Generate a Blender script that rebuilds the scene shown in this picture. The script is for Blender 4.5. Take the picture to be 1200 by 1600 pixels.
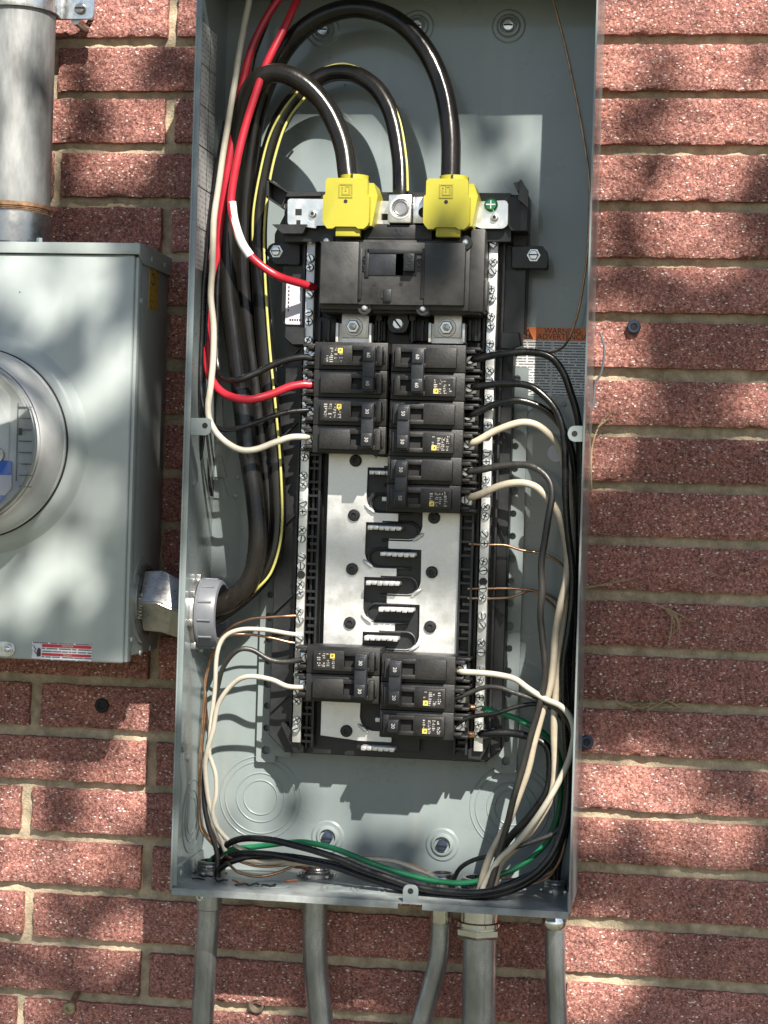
import bpy, bmesh, math, random
from mathutils import Vector, Matrix, noise

random.seed(7)
for o in list(bpy.data.objects):
    bpy.data.objects.remove(o, do_unlink=True)
SC = bpy.context.scene
COL = SC.collection
R = math.radians

# ------------------------------------------------------------------ camera
F_PX, YAW, PIT, ROLL, DIST = 3130.83, 0.154116, -0.006505, 0.030462, 1.88832
_fw = Vector((-math.sin(YAW) * math.cos(PIT), math.cos(YAW) * math.cos(PIT), math.sin(PIT)))
_r0 = Vector((math.cos(YAW), math.sin(YAW), 0))
_u0 = _r0.cross(_fw)
_rt = _r0 * math.cos(ROLL) + _u0 * math.sin(ROLL)
_up = -_r0 * math.sin(ROLL) + _u0 * math.cos(ROLL)
cd = bpy.data.cameras.new('camera')
cam = bpy.data.objects.new('camera', cd)
COL.objects.link(cam)
cam.matrix_world = Matrix(((_rt.x, _up.x, -_fw.x, 0), (_rt.y, _up.y, -_fw.y, -DIST), (_rt.z, _up.z, -_fw.z, 0), (0, 0, 0, 1)))
cd.sensor_fit = 'VERTICAL'
cd.sensor_height = 36.0
cd.lens = 36.0 * F_PX / 1600.0
cd.clip_start = 0.05
cd.clip_end = 500
SC.camera = cam

# ------------------------------------------------------------------ sky, sun, exposure
SUN = Vector((-0.475, 1.0, -0.965)).normalized()      # the way the light travels
EL = math.asin(-SUN.z)
AZ = math.atan2(-SUN.x, -SUN.y)
w = bpy.data.worlds.new('World')
SC.world = w
w.use_nodes = True
wn = w.node_tree.nodes
sky = wn.new('ShaderNodeTexSky')
sky.sky_type = 'NISHITA'
sky.sun_disc = False
sky.sun_elevation = EL
sky.sun_rotation = AZ
wn['Background'].inputs['Strength'].default_value = 0.072
w.node_tree.links.new(sky.outputs['Color'], wn['Background'].inputs['Color'])
sl = bpy.data.lights.new('sun', 'SUN')
sl.energy = 5.0
sl.angle = R(0.53)
sl.color = (1.0, 0.94, 0.84)
so = bpy.data.objects.new('sun', sl)
COL.objects.link(so)
so.rotation_euler = SUN.to_track_quat('-Z', 'Y').to_euler()
vs = SC.view_settings
vs.view_transform = 'Standard'
vs.look = 'None'
vs.exposure = 1.12
vs.gamma = 1.0

# ------------------------------------------------------------------ measuring helpers
def P(px, py, Y):
    """point of the place at depth Y (0 = brick face) behind a photo pixel"""
    d = _fw + _rt * ((px - 600) / F_PX) - _up * ((py - 800) / F_PX)
    t = (Y + DIST) / d.y
    return Vector((d.x * t, Y, d.z * t))
def px_m(px, py, Y):
    return (P(px + 10, py, Y) - P(px - 10, py, Y)).length / 20
def rect(x0, x1, y0, y1, Y):
    """upright rectangle from the mid points of its four measured edges"""
    cx, cy = (x0 + x1) / 2, (y0 + y1) / 2
    return P(x0, cy, Y).x, P(x1, cy, Y).x, P(cx, y1, Y).z, P(cx, y0, Y).z

# ------------------------------------------------------------------ materials
def M(name, col, rough=0.5, metal=0.0, var=0.0, vscale=30.0, bump=0.0, bscale=200.0, spec=0.5, rvar=0.0, stretch=None, col2=None, coat=0.0, speck=0.0):
    m = bpy.data.materials.new(name)
    m.use_nodes = True
    nt = m.node_tree
    b = nt.nodes['Principled BSDF']
    b.inputs['Base Color'].default_value = (*col, 1)
    b.inputs['Roughness'].default_value = rough
    b.inputs['Metallic'].default_value = metal
    b.inputs['Specular IOR Level'].default_value = spec
    b.inputs['Coat Weight'].default_value = coat
    b.inputs['Coat Roughness'].default_value = 0.07
    if var or bump or rvar:
        tc = nt.nodes.new('ShaderNodeTexCoord')
        src = tc.outputs['Object']
        if stretch:
            mp = nt.nodes.new('ShaderNodeMapping')
            mp.inputs['Scale'].default_value = stretch
            nt.links.new(src, mp.inputs['Vector'])
            src = mp.outputs['Vector']
    if var or rvar:
        n = nt.nodes.new('ShaderNodeTexNoise')
        n.inputs['Scale'].default_value = vscale
        n.inputs['Detail'].default_value = 6
        n.inputs['Roughness'].default_value = 0.65
        nt.links.new(src, n.inputs['Vector'])
    if var:
        r = nt.nodes.new('ShaderNodeValToRGB')
        r.color_ramp.elements[0].position = 0.33
        r.color_ramp.elements[1].position = 0.68
        a = col2 if col2 else tuple(max(0, c * (1 - var)) for c in col)
        c2 = col if col2 else tuple(min(1, c * (1 + var)) for c in col)
        r.color_ramp.elements[0].color = (*a, 1)
        r.color_ramp.elements[1].color = (*c2, 1)
        nt.links.new(n.outputs['Fac'], r.inputs['Fac'])
        cout = r.outputs['Color']
        if speck:                                   # fly specks, chips and faint run marks
            v = nt.nodes.new('ShaderNodeTexVoronoi'); v.inputs['Scale'].default_value = 95; nt.links.new(tc.outputs['Object'], v.inputs['Vector'])
            sp = nt.nodes.new('ShaderNodeSeparateColor'); nt.links.new(v.outputs['Color'], sp.inputs['Color'])
            g1 = nt.nodes.new('ShaderNodeMath'); g1.operation = 'GREATER_THAN'; g1.inputs[1].default_value = 1 - speck; nt.links.new(sp.outputs['Red'], g1.inputs[0])
            g2 = nt.nodes.new('ShaderNodeMath'); g2.operation = 'LESS_THAN'; g2.inputs[1].default_value = 0.13; nt.links.new(v.outputs['Distance'], g2.inputs[0])
            g3 = nt.nodes.new('ShaderNodeMath'); g3.operation = 'MULTIPLY'; nt.links.new(g1.outputs[0], g3.inputs[0]); nt.links.new(g2.outputs[0], g3.inputs[1])
            x = nt.nodes.new('ShaderNodeMix'); x.data_type = 'RGBA'; nt.links.new(g3.outputs[0], x.inputs[0]); nt.links.new(cout, x.inputs[6]); x.inputs[7].default_value = (0.09, 0.085, 0.075, 1)
            mp2 = nt.nodes.new('ShaderNodeMapping'); mp2.inputs['Scale'].default_value = (60, 60, 5); nt.links.new(tc.outputs['Object'], mp2.inputs['Vector'])
            n5 = nt.nodes.new('ShaderNodeTexNoise'); n5.inputs['Scale'].default_value = 1; n5.inputs['Detail'].default_value = 5; nt.links.new(mp2.outputs['Vector'], n5.inputs['Vector'])
            r5 = nt.nodes.new('ShaderNodeMapRange'); r5.inputs['From Min'].default_value = 0.55; r5.inputs['From Max'].default_value = 0.85; r5.inputs['To Max'].default_value = 0.35; nt.links.new(n5.outputs['Fac'], r5.inputs['Value'])
            x2 = nt.nodes.new('ShaderNodeMix'); x2.data_type = 'RGBA'; nt.links.new(r5.outputs['Result'], x2.inputs[0]); nt.links.new(x.outputs[2], x2.inputs[6]); x2.inputs[7].default_value = (0.3, 0.3, 0.27, 1)
            cout = x2.outputs[2]
        nt.links.new(cout, b.inputs['Base Color'])
    if rvar:
        mr = nt.nodes.new('ShaderNodeMapRange')
        mr.inputs['From Min'].default_value = 0.3
        mr.inputs['From Max'].default_value = 0.7
        mr.inputs['To Min'].default_value = max(0.03, rough - rvar)
        mr.inputs['To Max'].default_value = min(1, rough + rvar)
        nt.links.new(n.outputs['Fac'], mr.inputs['Value'])
        nt.links.new(mr.outputs['Result'], b.inputs['Roughness'])
    if bump:
        n2 = nt.nodes.new('ShaderNodeTexNoise')
        n2.inputs['Scale'].default_value = bscale
        n2.inputs['Detail'].default_value = 4
        nt.links.new(src, n2.inputs['Vector'])
        bp = nt.nodes.new('ShaderNodeBump')
        bp.inputs['Strength'].default_value = bump
        bp.inputs['Distance'].default_value = 0.002
        nt.links.new(n2.outputs['Fac'], bp.inputs['Height'])
        nt.links.new(bp.outputs['Normal'], b.inputs['Normal'])
    return m

def brick_material():
    m = bpy.data.materials.new('red_rough_brick')
    m.use_nodes = True
    nt = m.node_tree
    L = nt.links.new
    b = nt.nodes['Principled BSDF']
    b.inputs['Roughness'].default_value = 0.9
    b.inputs['Specular IOR Level'].default_value = 0.25
    geo = nt.nodes.new('ShaderNodeNewGeometry')
    oi = nt.nodes.new('ShaderNodeObjectInfo')
    n1 = nt.nodes.new('ShaderNodeTexNoise'); n1.inputs['Scale'].default_value = 26; n1.inputs['Detail'].default_value = 5
    n2 = nt.nodes.new('ShaderNodeTexNoise'); n2.inputs['Scale'].default_value = 330; n2.inputs['Detail'].default_value = 5; n2.inputs['Roughness'].default_value = 0.7
    L(geo.outputs['Position'], n1.inputs['Vector']); L(geo.outputs['Position'], n2.inputs['Vector'])
    r1 = nt.nodes.new('ShaderNodeValToRGB')
    e = r1.color_ramp.elements
    e[0].position = 0.3; e[0].color = (0.12, 0.056, 0.05, 1)
    e[1].position = 0.7; e[1].color = (0.74, 0.4, 0.335, 1)
    k = e.new(0.5); k.color = (0.43, 0.2, 0.168, 1)
    L(n2.outputs['Fac'], r1.inputs['Fac'])
    mx = nt.nodes.new('ShaderNodeMix'); mx.data_type = 'RGBA'; mx.blend_type = 'MULTIPLY'; mx.inputs[0].default_value = 0.8
    r2 = nt.nodes.new('ShaderNodeValToRGB')
    r2.color_ramp.elements[0].position = 0.3; r2.color_ramp.elements[0].color = (0.62, 0.6, 0.64, 1)
    r2.color_ramp.elements[1].position = 0.7; r2.color_ramp.elements[1].color = (1.12, 1.0, 0.95, 1)
    L(n1.outputs['Fac'], r2.inputs['Fac'])
    L(r1.outputs['Color'], mx.inputs[6]); L(r2.outputs['Color'], mx.inputs[7])
    # pale grit: three sizes, kept sparse by each cell's random colour
    last = mx.outputs[2]
    for sc, thr, rad, colr in ((290, 0.93, 0.38, (0.9, 0.8, 0.72)), (600, 0.88, 0.45, (0.72, 0.5, 0.43)), (230, 0.965, 0.3, (0.88, 0.82, 0.76)), (620, 0.9, 0.5, (0.09, 0.04, 0.04))):
        mp = nt.nodes.new('ShaderNodeMapping'); mp.inputs['Rotation'].default_value = (0, 0.6 + sc * 0.01, 0); mp.inputs['Scale'].default_value = (1, 1, 1.9)
        L(geo.outputs['Position'], mp.inputs['Vector'])
        v = nt.nodes.new('ShaderNodeTexVoronoi'); v.inputs['Scale'].default_value = sc
        L(mp.outputs['Vector'], v.inputs['Vector'])
        sp = nt.nodes.new('ShaderNodeSeparateColor'); L(v.outputs['Color'], sp.inputs['Color'])
        g = nt.nodes.new('ShaderNodeMath'); g.operation = 'GREATER_THAN'; g.inputs[1].default_value = thr; L(sp.outputs['Red'], g.inputs[0])
        l = nt.nodes.new('ShaderNodeMath'); l.operation = 'LESS_THAN'; l.inputs[1].default_value = rad; L(v.outputs['Distance'], l.inputs[0])
        a = nt.nodes.new('ShaderNodeMath'); a.operation = 'MULTIPLY'; L(g.outputs[0], a.inputs[0]); L(l.outputs[0], a.inputs[1])
        x = nt.nodes.new('ShaderNodeMix'); x.data_type = 'RGBA'
        L(a.outputs[0], x.inputs[0]); L(last, x.inputs[6]); x.inputs[7].default_value = (*colr, 1)
        last = x.outputs[2]
    # mortar dust near the edges and on patches
    n4 = nt.nodes.new('ShaderNodeTexNoise'); n4.inputs['Scale'].default_value = 22; n4.inputs['Detail'].default_value = 8; n4.inputs['Roughness'].default_value = 0.75
    L(geo.outputs['Position'], n4.inputs['Vector'])
    r4 = nt.nodes.new('ShaderNodeValToRGB')
    r4.color_ramp.elements[0].position = 0.62; r4.color_ramp.elements[0].color = (0, 0, 0, 1)
    r4.color_ramp.elements[1].position = 0.8; r4.color_ramp.elements[1].color = (0.55, 0.55, 0.55, 1)
    L(n4.outputs['Fac'], r4.inputs['Fac'])
    x = nt.nodes.new('ShaderNodeMix'); x.data_type = 'RGBA'; x.inputs[7].default_value = (0.55, 0.45, 0.4, 1)
    L(r4.outputs['Color'], x.inputs[0]); L(last, x.inputs[6])
    hv = nt.nodes.new('ShaderNodeHueSaturation')
    mr = nt.nodes.new('ShaderNodeMapRange'); mr.inputs['To Min'].default_value = 1.0; mr.inputs['To Max'].default_value = 1.36
    L(oi.outputs['Random'], mr.inputs['Value']); L(mr.outputs['Result'], hv.inputs['Value']); L(x.outputs[2], hv.inputs['Color'])
    L(hv.outputs['Color'], b.inputs['Base Color'])
    n3 = nt.nodes.new('ShaderNodeTexNoise'); n3.inputs['Scale'].default_value = 230; n3.inputs['Detail'].default_value = 6; n3.inputs['Roughness'].default_value = 0.75
    L(geo.outputs['Position'], n3.inputs['Vector'])
    bp = nt.nodes.new('ShaderNodeBump'); bp.inputs['Strength'].default_value = 1.0; bp.inputs['Distance'].default_value = 0.0055
    vb = nt.nodes.new('ShaderNodeTexVoronoi'); vb.inputs['Scale'].default_value = 300; vb.feature = 'SMOOTH_F1'
    nw = nt.nodes.new('ShaderNodeMix'); nw.data_type = 'VECTOR'; nw.inputs[0].default_value = 0.006
    L(geo.outputs['Position'], nw.inputs[4]); L(n3.outputs['Color'], nw.inputs[5]); L(nw.outputs[1], vb.inputs['Vector'])
    su = nt.nodes.new('ShaderNodeMath'); su.operation = 'SUBTRACT'; L(n3.outputs['Fac'], su.inputs[0])
    ms = nt.nodes.new('ShaderNodeMath'); ms.operation = 'MULTIPLY'; ms.inputs[1].default_value = 0.3; L(vb.outputs['Distance'], ms.inputs[0]); L(ms.outputs[0], su.inputs[1])
    n6 = nt.nodes.new('ShaderNodeTexNoise'); n6.inputs['Scale'].default_value = 85; n6.inputs['Detail'].default_value = 3; L(geo.outputs['Position'], n6.inputs['Vector'])
    ad = nt.nodes.new('ShaderNodeMath'); ad.operation = 'ADD'; L(su.outputs[0], ad.inputs[0]); L(n6.outputs['Fac'], ad.inputs[1])
    L(ad.outputs[0], bp.inputs['Height']); L(bp.outputs['Normal'], b.inputs['Normal'])
    return m

def print_material(name, paper, ink, sx, sz, thr=0.5, rough=0.45):
    """tiny unreadable print: rows of short ink marks on paper, along object X and Z"""
    m = bpy.data.materials.new(name); m.use_nodes = True
    nt = m.node_tree; L = nt.links.new
    b = nt.nodes['Principled BSDF']; b.inputs['Roughness'].default_value = rough
    tc = nt.nodes.new('ShaderNodeTexCoord')
    sp = nt.nodes.new('ShaderNodeSeparateXYZ'); L(tc.outputs['Object'], sp.inputs[0])
    mz = nt.nodes.new('ShaderNodeMath'); mz.operation = 'MULTIPLY'; mz.inputs[1].default_value = sz; L(sp.outputs['Z'], mz.inputs[0])
    fr = nt.nodes.new('ShaderNodeMath'); fr.operation = 'FRACT'; L(mz.outputs[0], fr.inputs[0])
    ln = nt.nodes.new('ShaderNodeMath'); ln.operation = 'LESS_THAN'; ln.inputs[1].default_value = 0.5; L(fr.outputs[0], ln.inputs[0])
    fl = nt.nodes.new('ShaderNodeMath'); fl.operation = 'FLOOR'; L(mz.outputs[0], fl.inputs[0])
    xy = nt.nodes.new('ShaderNodeMath'); xy.operation = 'ADD'; L(sp.outputs['X'], xy.inputs[0]); L(sp.outputs['Y'], xy.inputs[1])
    mxx = nt.nodes.new('ShaderNodeMath'); mxx.operation = 'MULTIPLY'; mxx.inputs[1].default_value = sx; L(xy.outputs[0], mxx.inputs[0])
    cb = nt.nodes.new('ShaderNodeCombineXYZ'); L(mxx.outputs[0], cb.inputs[0]); L(fl.outputs[0], cb.inputs[1])
    n = nt.nodes.new('ShaderNodeTexNoise'); n.inputs['Scale'].default_value = 1.0; n.inputs['Detail'].default_value = 3; L(cb.outputs[0], n.inputs['Vector'])
    g = nt.nodes.new('ShaderNodeMath'); g.operation = 'GREATER_THAN'; g.inputs[1].default_value = thr; L(n.outputs['Fac'], g.inputs[0])
    a = nt.nodes.new('ShaderNodeMath'); a.operation = 'MULTIPLY'; L(ln.outputs[0], a.inputs[0]); L(g.outputs[0], a.inputs[1])
    x = nt.nodes.new('ShaderNodeMix'); x.data_type = 'RGBA'; L(a.outputs[0], x.inputs[0])
    x.inputs[6].default_value = (*paper, 1); x.inputs[7].default_value = (*ink, 1)
    L(x.outputs[2], b.inputs['Base Color'])
    return m

MT = {}
MT['brick'] = brick_material()
MT['mortar'] = M('sandy_mortar', (0.44, 0.37, 0.265), 0.95, var=0.35, vscale=60, bump=0.8, bscale=500, spec=0.15)
MT['grey'] = M('grey_enclosure_paint', (0.195, 0.23, 0.234), 0.3, var=0.07, vscale=14, rvar=0.06, coat=0.4, speck=0.006)
MT['greyfloor'] = M('scuffed_grey_paint', (0.24, 0.26, 0.26), 0.4, var=0.3, vscale=45, rvar=0.15, bump=0.1, bscale=150)
MT['meterpaint'] = M('grey_meter_box_paint', (0.35, 0.39, 0.385), 0.34, var=0.07, vscale=10, bump=0.03, bscale=60, rvar=0.07, speck=0.014)
MT['black'] = M('black_moulded_plastic', (0.010, 0.0105, 0.012), 0.45, var=0.35, vscale=40, rvar=0.12, bump=0.06, bscale=300)
MT['dusty'] = M('dusty_black_plastic', (0.0165, 0.015, 0.0138), 0.48, var=1, col2=(0.006, 0.006, 0.0063), vscale=75, rvar=0.1, bump=0.1, bscale=500)
MT['maincase'] = M('mottled_main_breaker_plastic', (0.045, 0.044, 0.043), 0.5, var=1, col2=(0.014, 0.0145, 0.0145), vscale=42, rvar=0.1, bump=0.06, bscale=500)  # black case plastic with paler patches at random
MT['handle'] = M('black_handle_plastic', (0.015, 0.0165, 0.021), 0.4, var=0.4, vscale=90, bump=0.1, bscale=400)
MT['dark'] = M('dark_recess', (0.006, 0.006, 0.006), 0.7)
MT['alu'] = M('tin_plated_aluminium', (0.68, 0.675, 0.66), 0.42, 0.7, var=0.14, vscale=60, rvar=0.12, bump=0.06, bscale=600)
MT['zinc'] = M('zinc_plated_steel', (0.66, 0.68, 0.69), 0.28, 0.85, var=0.15, vscale=140, rvar=0.12)
MT['lug'] = M('brushed_aluminium_lug', (0.78, 0.78, 0.77), 0.36, 1.0, var=0.1, vscale=90, rvar=0.1)
MT['galv'] = M('galvanised_conduit', (0.36, 0.38, 0.4), 0.26, 0.75, var=0.35, vscale=35, rvar=0.12, bump=0.1, bscale=260, stretch=(1, 1, 0.35))
MT['galvold'] = M('weathered_galvanised_conduit', (0.2, 0.205, 0.205), 0.5, 0.35, var=0.5, vscale=34, rvar=0.1, bump=0.15, bscale=240, stretch=(1, 1, 0.3))
MT['rust'] = M('rusty_thread', (0.28, 0.17, 0.1), 0.7, 0.5, var=0.5, vscale=120)
MT['cast'] = M('die_cast_zinc', (0.4, 0.395, 0.385), 0.3, 0.9, var=0.25, vscale=70, rvar=0.1, bump=0.05, bscale=300)
MT['chrome'] = M('bright_zinc_fitting', (0.72, 0.73, 0.73), 0.16, 1.0, var=0.1, vscale=90, rvar=0.06)
MT['ringsteel'] = M('frosted_steel_ring', (0.58, 0.58, 0.57), 0.42, 0.45, var=0.15, vscale=18, rvar=0.1)
MT['insul'] = M('black_cable_insulation', (0.006, 0.006, 0.0063), 0.28, var=0.6, vscale=60, rvar=0.12, bump=0.12, bscale=150)
MT['scuffed'] = M('scuffed_black_insulation', (0.045, 0.041, 0.036), 0.4, var=1, col2=(0.012, 0.012, 0.012), vscale=70, stretch=(1, 1, 0.25), bump=0.2, bscale=300)
MT['heavy'] = M('heavy_black_cable_jacket', (0.017, 0.0145, 0.012), 0.24, var=1, col2=(0.004, 0.004, 0.004), vscale=30, stretch=(1, 1, 0.3), rvar=0.09, bump=0.1, bscale=160, spec=0.4)
MT['tape'] = M('black_vinyl_tape', (0.008, 0.008, 0.009), 0.3)
MT['red'] = M('red_insulation', (0.38, 0.016, 0.03), 0.32, var=0.12, vscale=60)
MT['white'] = M('white_insulation', (0.44, 0.405, 0.335), 0.38, var=0.1, vscale=60)
MT['cream'] = M('cream_insulation', (0.42, 0.365, 0.28), 0.4, var=0.16, vscale=60)
MT['whitetape'] = M('white_tape', (0.72, 0.72, 0.72), 0.5, var=0.12, vscale=150)
MT['green'] = M('green_insulation', (0.01, 0.15, 0.062), 0.35, var=0.15, vscale=60)
MT['stripe'] = M('yellow_stripe', (0.46, 0.44, 0.13), 0.45)
MT['copper'] = M('bare_copper', (0.45, 0.27, 0.17), 0.4, 1.0, var=0.3, vscale=120)
MT['coppernew'] = M('bright_copper', (0.9, 0.5, 0.32), 0.3, 1.0, var=0.15, vscale=150)
MT['orange'] = M('orange_bare_copper_bundle', (0.38, 0.13, 0.06), 0.5, 0.2, var=0.4, vscale=150)
MT['yellow'] = M('yellow_lug_plastic', (0.36, 0.325, 0.03), 0.42, var=0.05, vscale=30, bump=0.04, bscale=300)
MT['yellowdark'] = M('yellow_logo_relief', (0.28, 0.24, 0.025), 0.45)
MT['greenscrew'] = M('green_ground_screw', (0.06, 0.25, 0.11), 0.25, 0.8)
MT['blue'] = M('blue_anchor_screw', (0.022, 0.036, 0.065), 0.5, 0.2, var=0.4, vscale=200)
MT['pvc'] = M('grey_plastic_bushing', (0.125, 0.133, 0.15), 0.4, var=0.08, vscale=80)
MT['orangeprint'] = M('orange_print', (0.85, 0.22, 0.06), 0.45)
MT['ink'] = M('black_ink', (0.03, 0.025, 0.025), 0.5)
MT['whiteink'] = M('white_ink', (0.5, 0.48, 0.44), 0.5)
MT['yellowink'] = M('yellow_ink', (0.62, 0.5, 0.1), 0.5)
MT['redink'] = M('red_print', (0.5, 0.03, 0.04), 0.45)
MT['paper'] = print_material('small_print_on_white', (0.74, 0.76, 0.77), (0.16, 0.16, 0.17), 330, 390, 0.43)
MT['paper2'] = print_material('wall_chart_print', (0.55, 0.56, 0.56), (0.3, 0.3, 0.3), 160, 220, 0.5)
MT['breakerprint'] = print_material('breaker_rating_print', (0.03, 0.028, 0.027), (0.6, 0.57, 0.5), 700, 420, 0.5)
MT['sticker'] = M('pale_sticker', (0.62, 0.6, 0.66), 0.35)
MT['yellowsticker'] = print_material('yellow_sticker_print', (0.55, 0.33, 0.03), (0.14, 0.08, 0.02), 260, 170, 0.55)
MT['meterwhite'] = M('pale_meter_plate', (0.6, 0.61, 0.61), 0.35, var=0.05, vscale=30)
MT['meterblue'] = M('blue_meter_label', (0.02, 0.13, 0.6), 0.4)
MT['straw'] = M('dry_straw', (0.34, 0.25, 0.15), 0.8, var=0.3, vscale=90)
MT['brass'] = M('tarnished_brass', (0.3, 0.25, 0.17), 0.42, 0.8, var=0.5, vscale=200)
MT['leaf'] = M('tree_leaf', (0.06, 0.11, 0.03), 0.6, var=0.3, vscale=3)
MT['bark'] = M('tree_bark', (0.13, 0.1, 0.075), 0.9, var=0.4, vscale=8, bump=0.6, bscale=20)
MT['soil'] = M('dry_ground', (0.085, 0.085, 0.05), 0.95, var=0.35, vscale=2, bump=0.5, bscale=15)
g = bpy.data.materials.new('clear_meter_glass'); g.use_nodes = True
nt = g.node_tree
nt.nodes.remove(nt.nodes['Principled BSDF'])
tr = nt.nodes.new('ShaderNodeBsdfTransparent'); tr.inputs['Color'].default_value = (0.94, 0.96, 0.96, 1)
gl = nt.nodes.new('ShaderNodeBsdfGlossy'); gl.inputs['Roughness'].default_value = 0.09
lw = nt.nodes.new('ShaderNodeFresnel'); lw.inputs['IOR'].default_value = 1.5
mxs = nt.nodes.new('ShaderNodeMixShader')
nt.links.new(lw.outputs[0], mxs.inputs[0]); nt.links.new(tr.outputs[0], mxs.inputs[1]); nt.links.new(gl.outputs[0], mxs.inputs[2])
nt.links.new(mxs.outputs[0], nt.nodes['Material Output'].inputs['Surface'])
MT['glass'] = g

# ------------------------------------------------------------------ object helpers
OFF = {}
def thing(name, label, cat, loc=(0, 0, 0), group=None, rot=None):
    o = bpy.data.objects.new(name, None)
    COL.objects.link(o)
    o.empty_display_size = 0.02
    o.location = loc
    if rot: o.rotation_euler = rot
    o['label'] = label; o['category'] = cat
    if group: o['group'] = group
    OFF[o.name] = Vector((0, 0, 0)) if rot is not None else Vector(loc)
    return o
def tag(o, label, cat, group=None):
    o['label'] = label; o['category'] = cat
    if group: o['group'] = group
    return o

class MB:
    def __init__(s): s.bm = bmesh.new()
    def _faces(s, vs, fs):
        v = [s.bm.verts.new(p) for p in vs]
        out = []
        for f in fs:
            try: out.append(s.bm.faces.new([v[i] for i in f]))
            except ValueError: pass
        return v, out
    def box(s, x0, x1, y0, y1, z0, z1, bev=0.0, seg=2):
        x0, x1 = min(x0, x1), max(x0, x1); y0, y1 = min(y0, y1), max(y0, y1); z0, z1 = min(z0, z1), max(z0, z1)
        v, f = s._faces([(x, y, z) for x in (x0, x1) for y in (y0, y1) for z in (z0, z1)],
                        [(0, 1, 3, 2), (4, 6, 7, 5), (0, 4, 5, 1), (2, 3, 7, 6), (0, 2, 6, 4), (1, 5, 7, 3)])
        if bev:
            ed = list({e for q in f for e in q.edges})
            bmesh.ops.bevel(s.bm, geom=ed, offset=bev, segments=seg, affect='EDGES', profile=0.5)
        return s
    def prism(s, poly, y0, y1, bev=0.0):
        """poly: (x, z) points, front at y0, back at y1"""
        n = len(poly)
        v, f = s._faces([(a, y0, b) for a, b in poly] + [(a, y1, b) for a, b in poly],
                        [tuple(range(n)), tuple(range(2 * n - 1, n - 1, -1))] + [(i, i + n, (i + 1) % n + n, (i + 1) % n) for i in range(n)])
        if bev:
            bmesh.ops.bevel(s.bm, geom=list(f[0].edges), offset=bev, segments=1, affect='EDGES')
        return s
    def prism_ax(s, poly, axis, a0, a1):
        """poly in the two other axes, extruded along axis (0 or 2)"""
        n = len(poly)
        mk = (lambda p, q, a: (a, p, q)) if axis == 0 else (lambda p, q, a: (p, q, a))
        s._faces([mk(p, q, a0) for p, q in poly] + [mk(p, q, a1) for p, q in poly],
                 [tuple(range(n)), tuple(range(2 * n - 1, n - 1, -1))] + [(i, i + n, (i + 1) % n + n, (i + 1) % n) for i in range(n)])
        return s
    def lathe(s, c, axis, prof, seg=28, a0=0.0, a1=None, close=True):
        """prof: (radius, distance along axis); closed by caps when radius is 0"""
        ax = Vector(axis).normalized()
        t = Vector((0, 0, 1)) if abs(ax.z) < 0.9 else Vector((1, 0, 0))
        e1 = ax.cross(t).normalized(); e2 = ax.cross(e1)
        full = a1 is None
        span = 2 * math.pi if full else a1 - a0
        ns = seg if full else seg + 1
        rings = []
        for r, h in prof:
            rings.append([s.bm.verts.new(Vector(c) + ax * h + (e1 * math.cos(a0 + span * i / seg) + e2 * math.sin(a0 + span * i / seg)) * max(r, 1e-5)) for i in range(ns)])
        for a, b in zip(rings, rings[1:]):
            for i in range(seg):
                j = (i + 1) % ns
                s.bm.faces.new((a[i], a[j], b[j], b[i]))
        return s
    def cyl(s, p0, p1, r, seg=20, r1=None, bev=0.0):
        p0, p1 = Vector(p0), Vector(p1); h = (p1 - p0).length
        r1 = r if r1 is None else r1
        pr = [(0, 0), (r, 0), (r1, h), (0, h)] if not bev else [(0, 0), (r, 0), (r1, h - bev), (r1 - bev, h), (0, h)]
        return s.lathe(p0, p1 - p0, pr, seg)
    def tube(s, pts, r, seg=12, caps=True):
        pts = [Vector(p) for p in pts]; n = len(pts)
        rr = r if hasattr(r, '__len__') else [r] * n
        tg = [(pts[min(i + 1, n - 1)] - pts[max(i - 1, 0)]).normalized() for i in range(n)]
        up = Vector((0, -1, 0))
        if abs(tg[0].dot(up)) > 0.95: up = Vector((1, 0, 0))
        nrm = (up - tg[0] * up.dot(tg[0])).normalized()
        rings = []
        for i in range(n):
            nrm = (nrm - tg[i] * nrm.dot(tg[i])).normalized()
            bn = tg[i].cross(nrm)
            rings.append([s.bm.verts.new(pts[i] + (nrm * math.cos(2 * math.pi * k / seg) + bn * math.sin(2 * math.pi * k / seg)) * rr[i]) for k in range(seg)])
        for a, b in zip(rings, rings[1:]):
            for k in range(seg):
                j = (k + 1) % seg
                s.bm.faces.new((a[k], a[j], b[j], b[k]))
        if caps:
            s.bm.faces.new(rings[0][::-1]); s.bm.faces.new(rings[-1])
        return s
    def mesh(s, name, off=None):
        bmesh.ops.recalc_face_normals(s.bm, faces=s.bm.faces[:])
        if off is not None:
            bmesh.ops.translate(s.bm, verts=s.bm.verts[:], vec=-off)
        me = bpy.data.meshes.new(name)
        s.bm.to_mesh(me); s.bm.free()
        return me
    def build(s, name, mat, parent=None, smooth=True, ang=35):
        off = OFF.get(parent.name) if parent else None
        me = s.mesh(name, off)
        me.materials.append(MT[mat])
        if smooth and len(me.polygons):
            me.polygons.foreach_set('use_smooth', [True] * len(me.polygons))
            me.set_sharp_from_angle(angle=R(ang))
        o = bpy.data.objects.new(name, me)
        COL.objects.link(o)
        if parent: o.parent = parent; OFF[o.name] = off
        else: OFF[o.name] = Vector((0, 0, 0))
        return o
def place(me, name, pos, parent, rot=None, scale=None):
    o = bpy.data.objects.new(name, me)
    COL.objects.link(o)
    o.parent = parent
    o.location = Vector(pos) - OFF[parent.name]
    if rot: o.rotation_euler = rot
    if scale: o.scale = scale
    OFF[o.name] = Vector((0, 0, 0))
    return o

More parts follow.
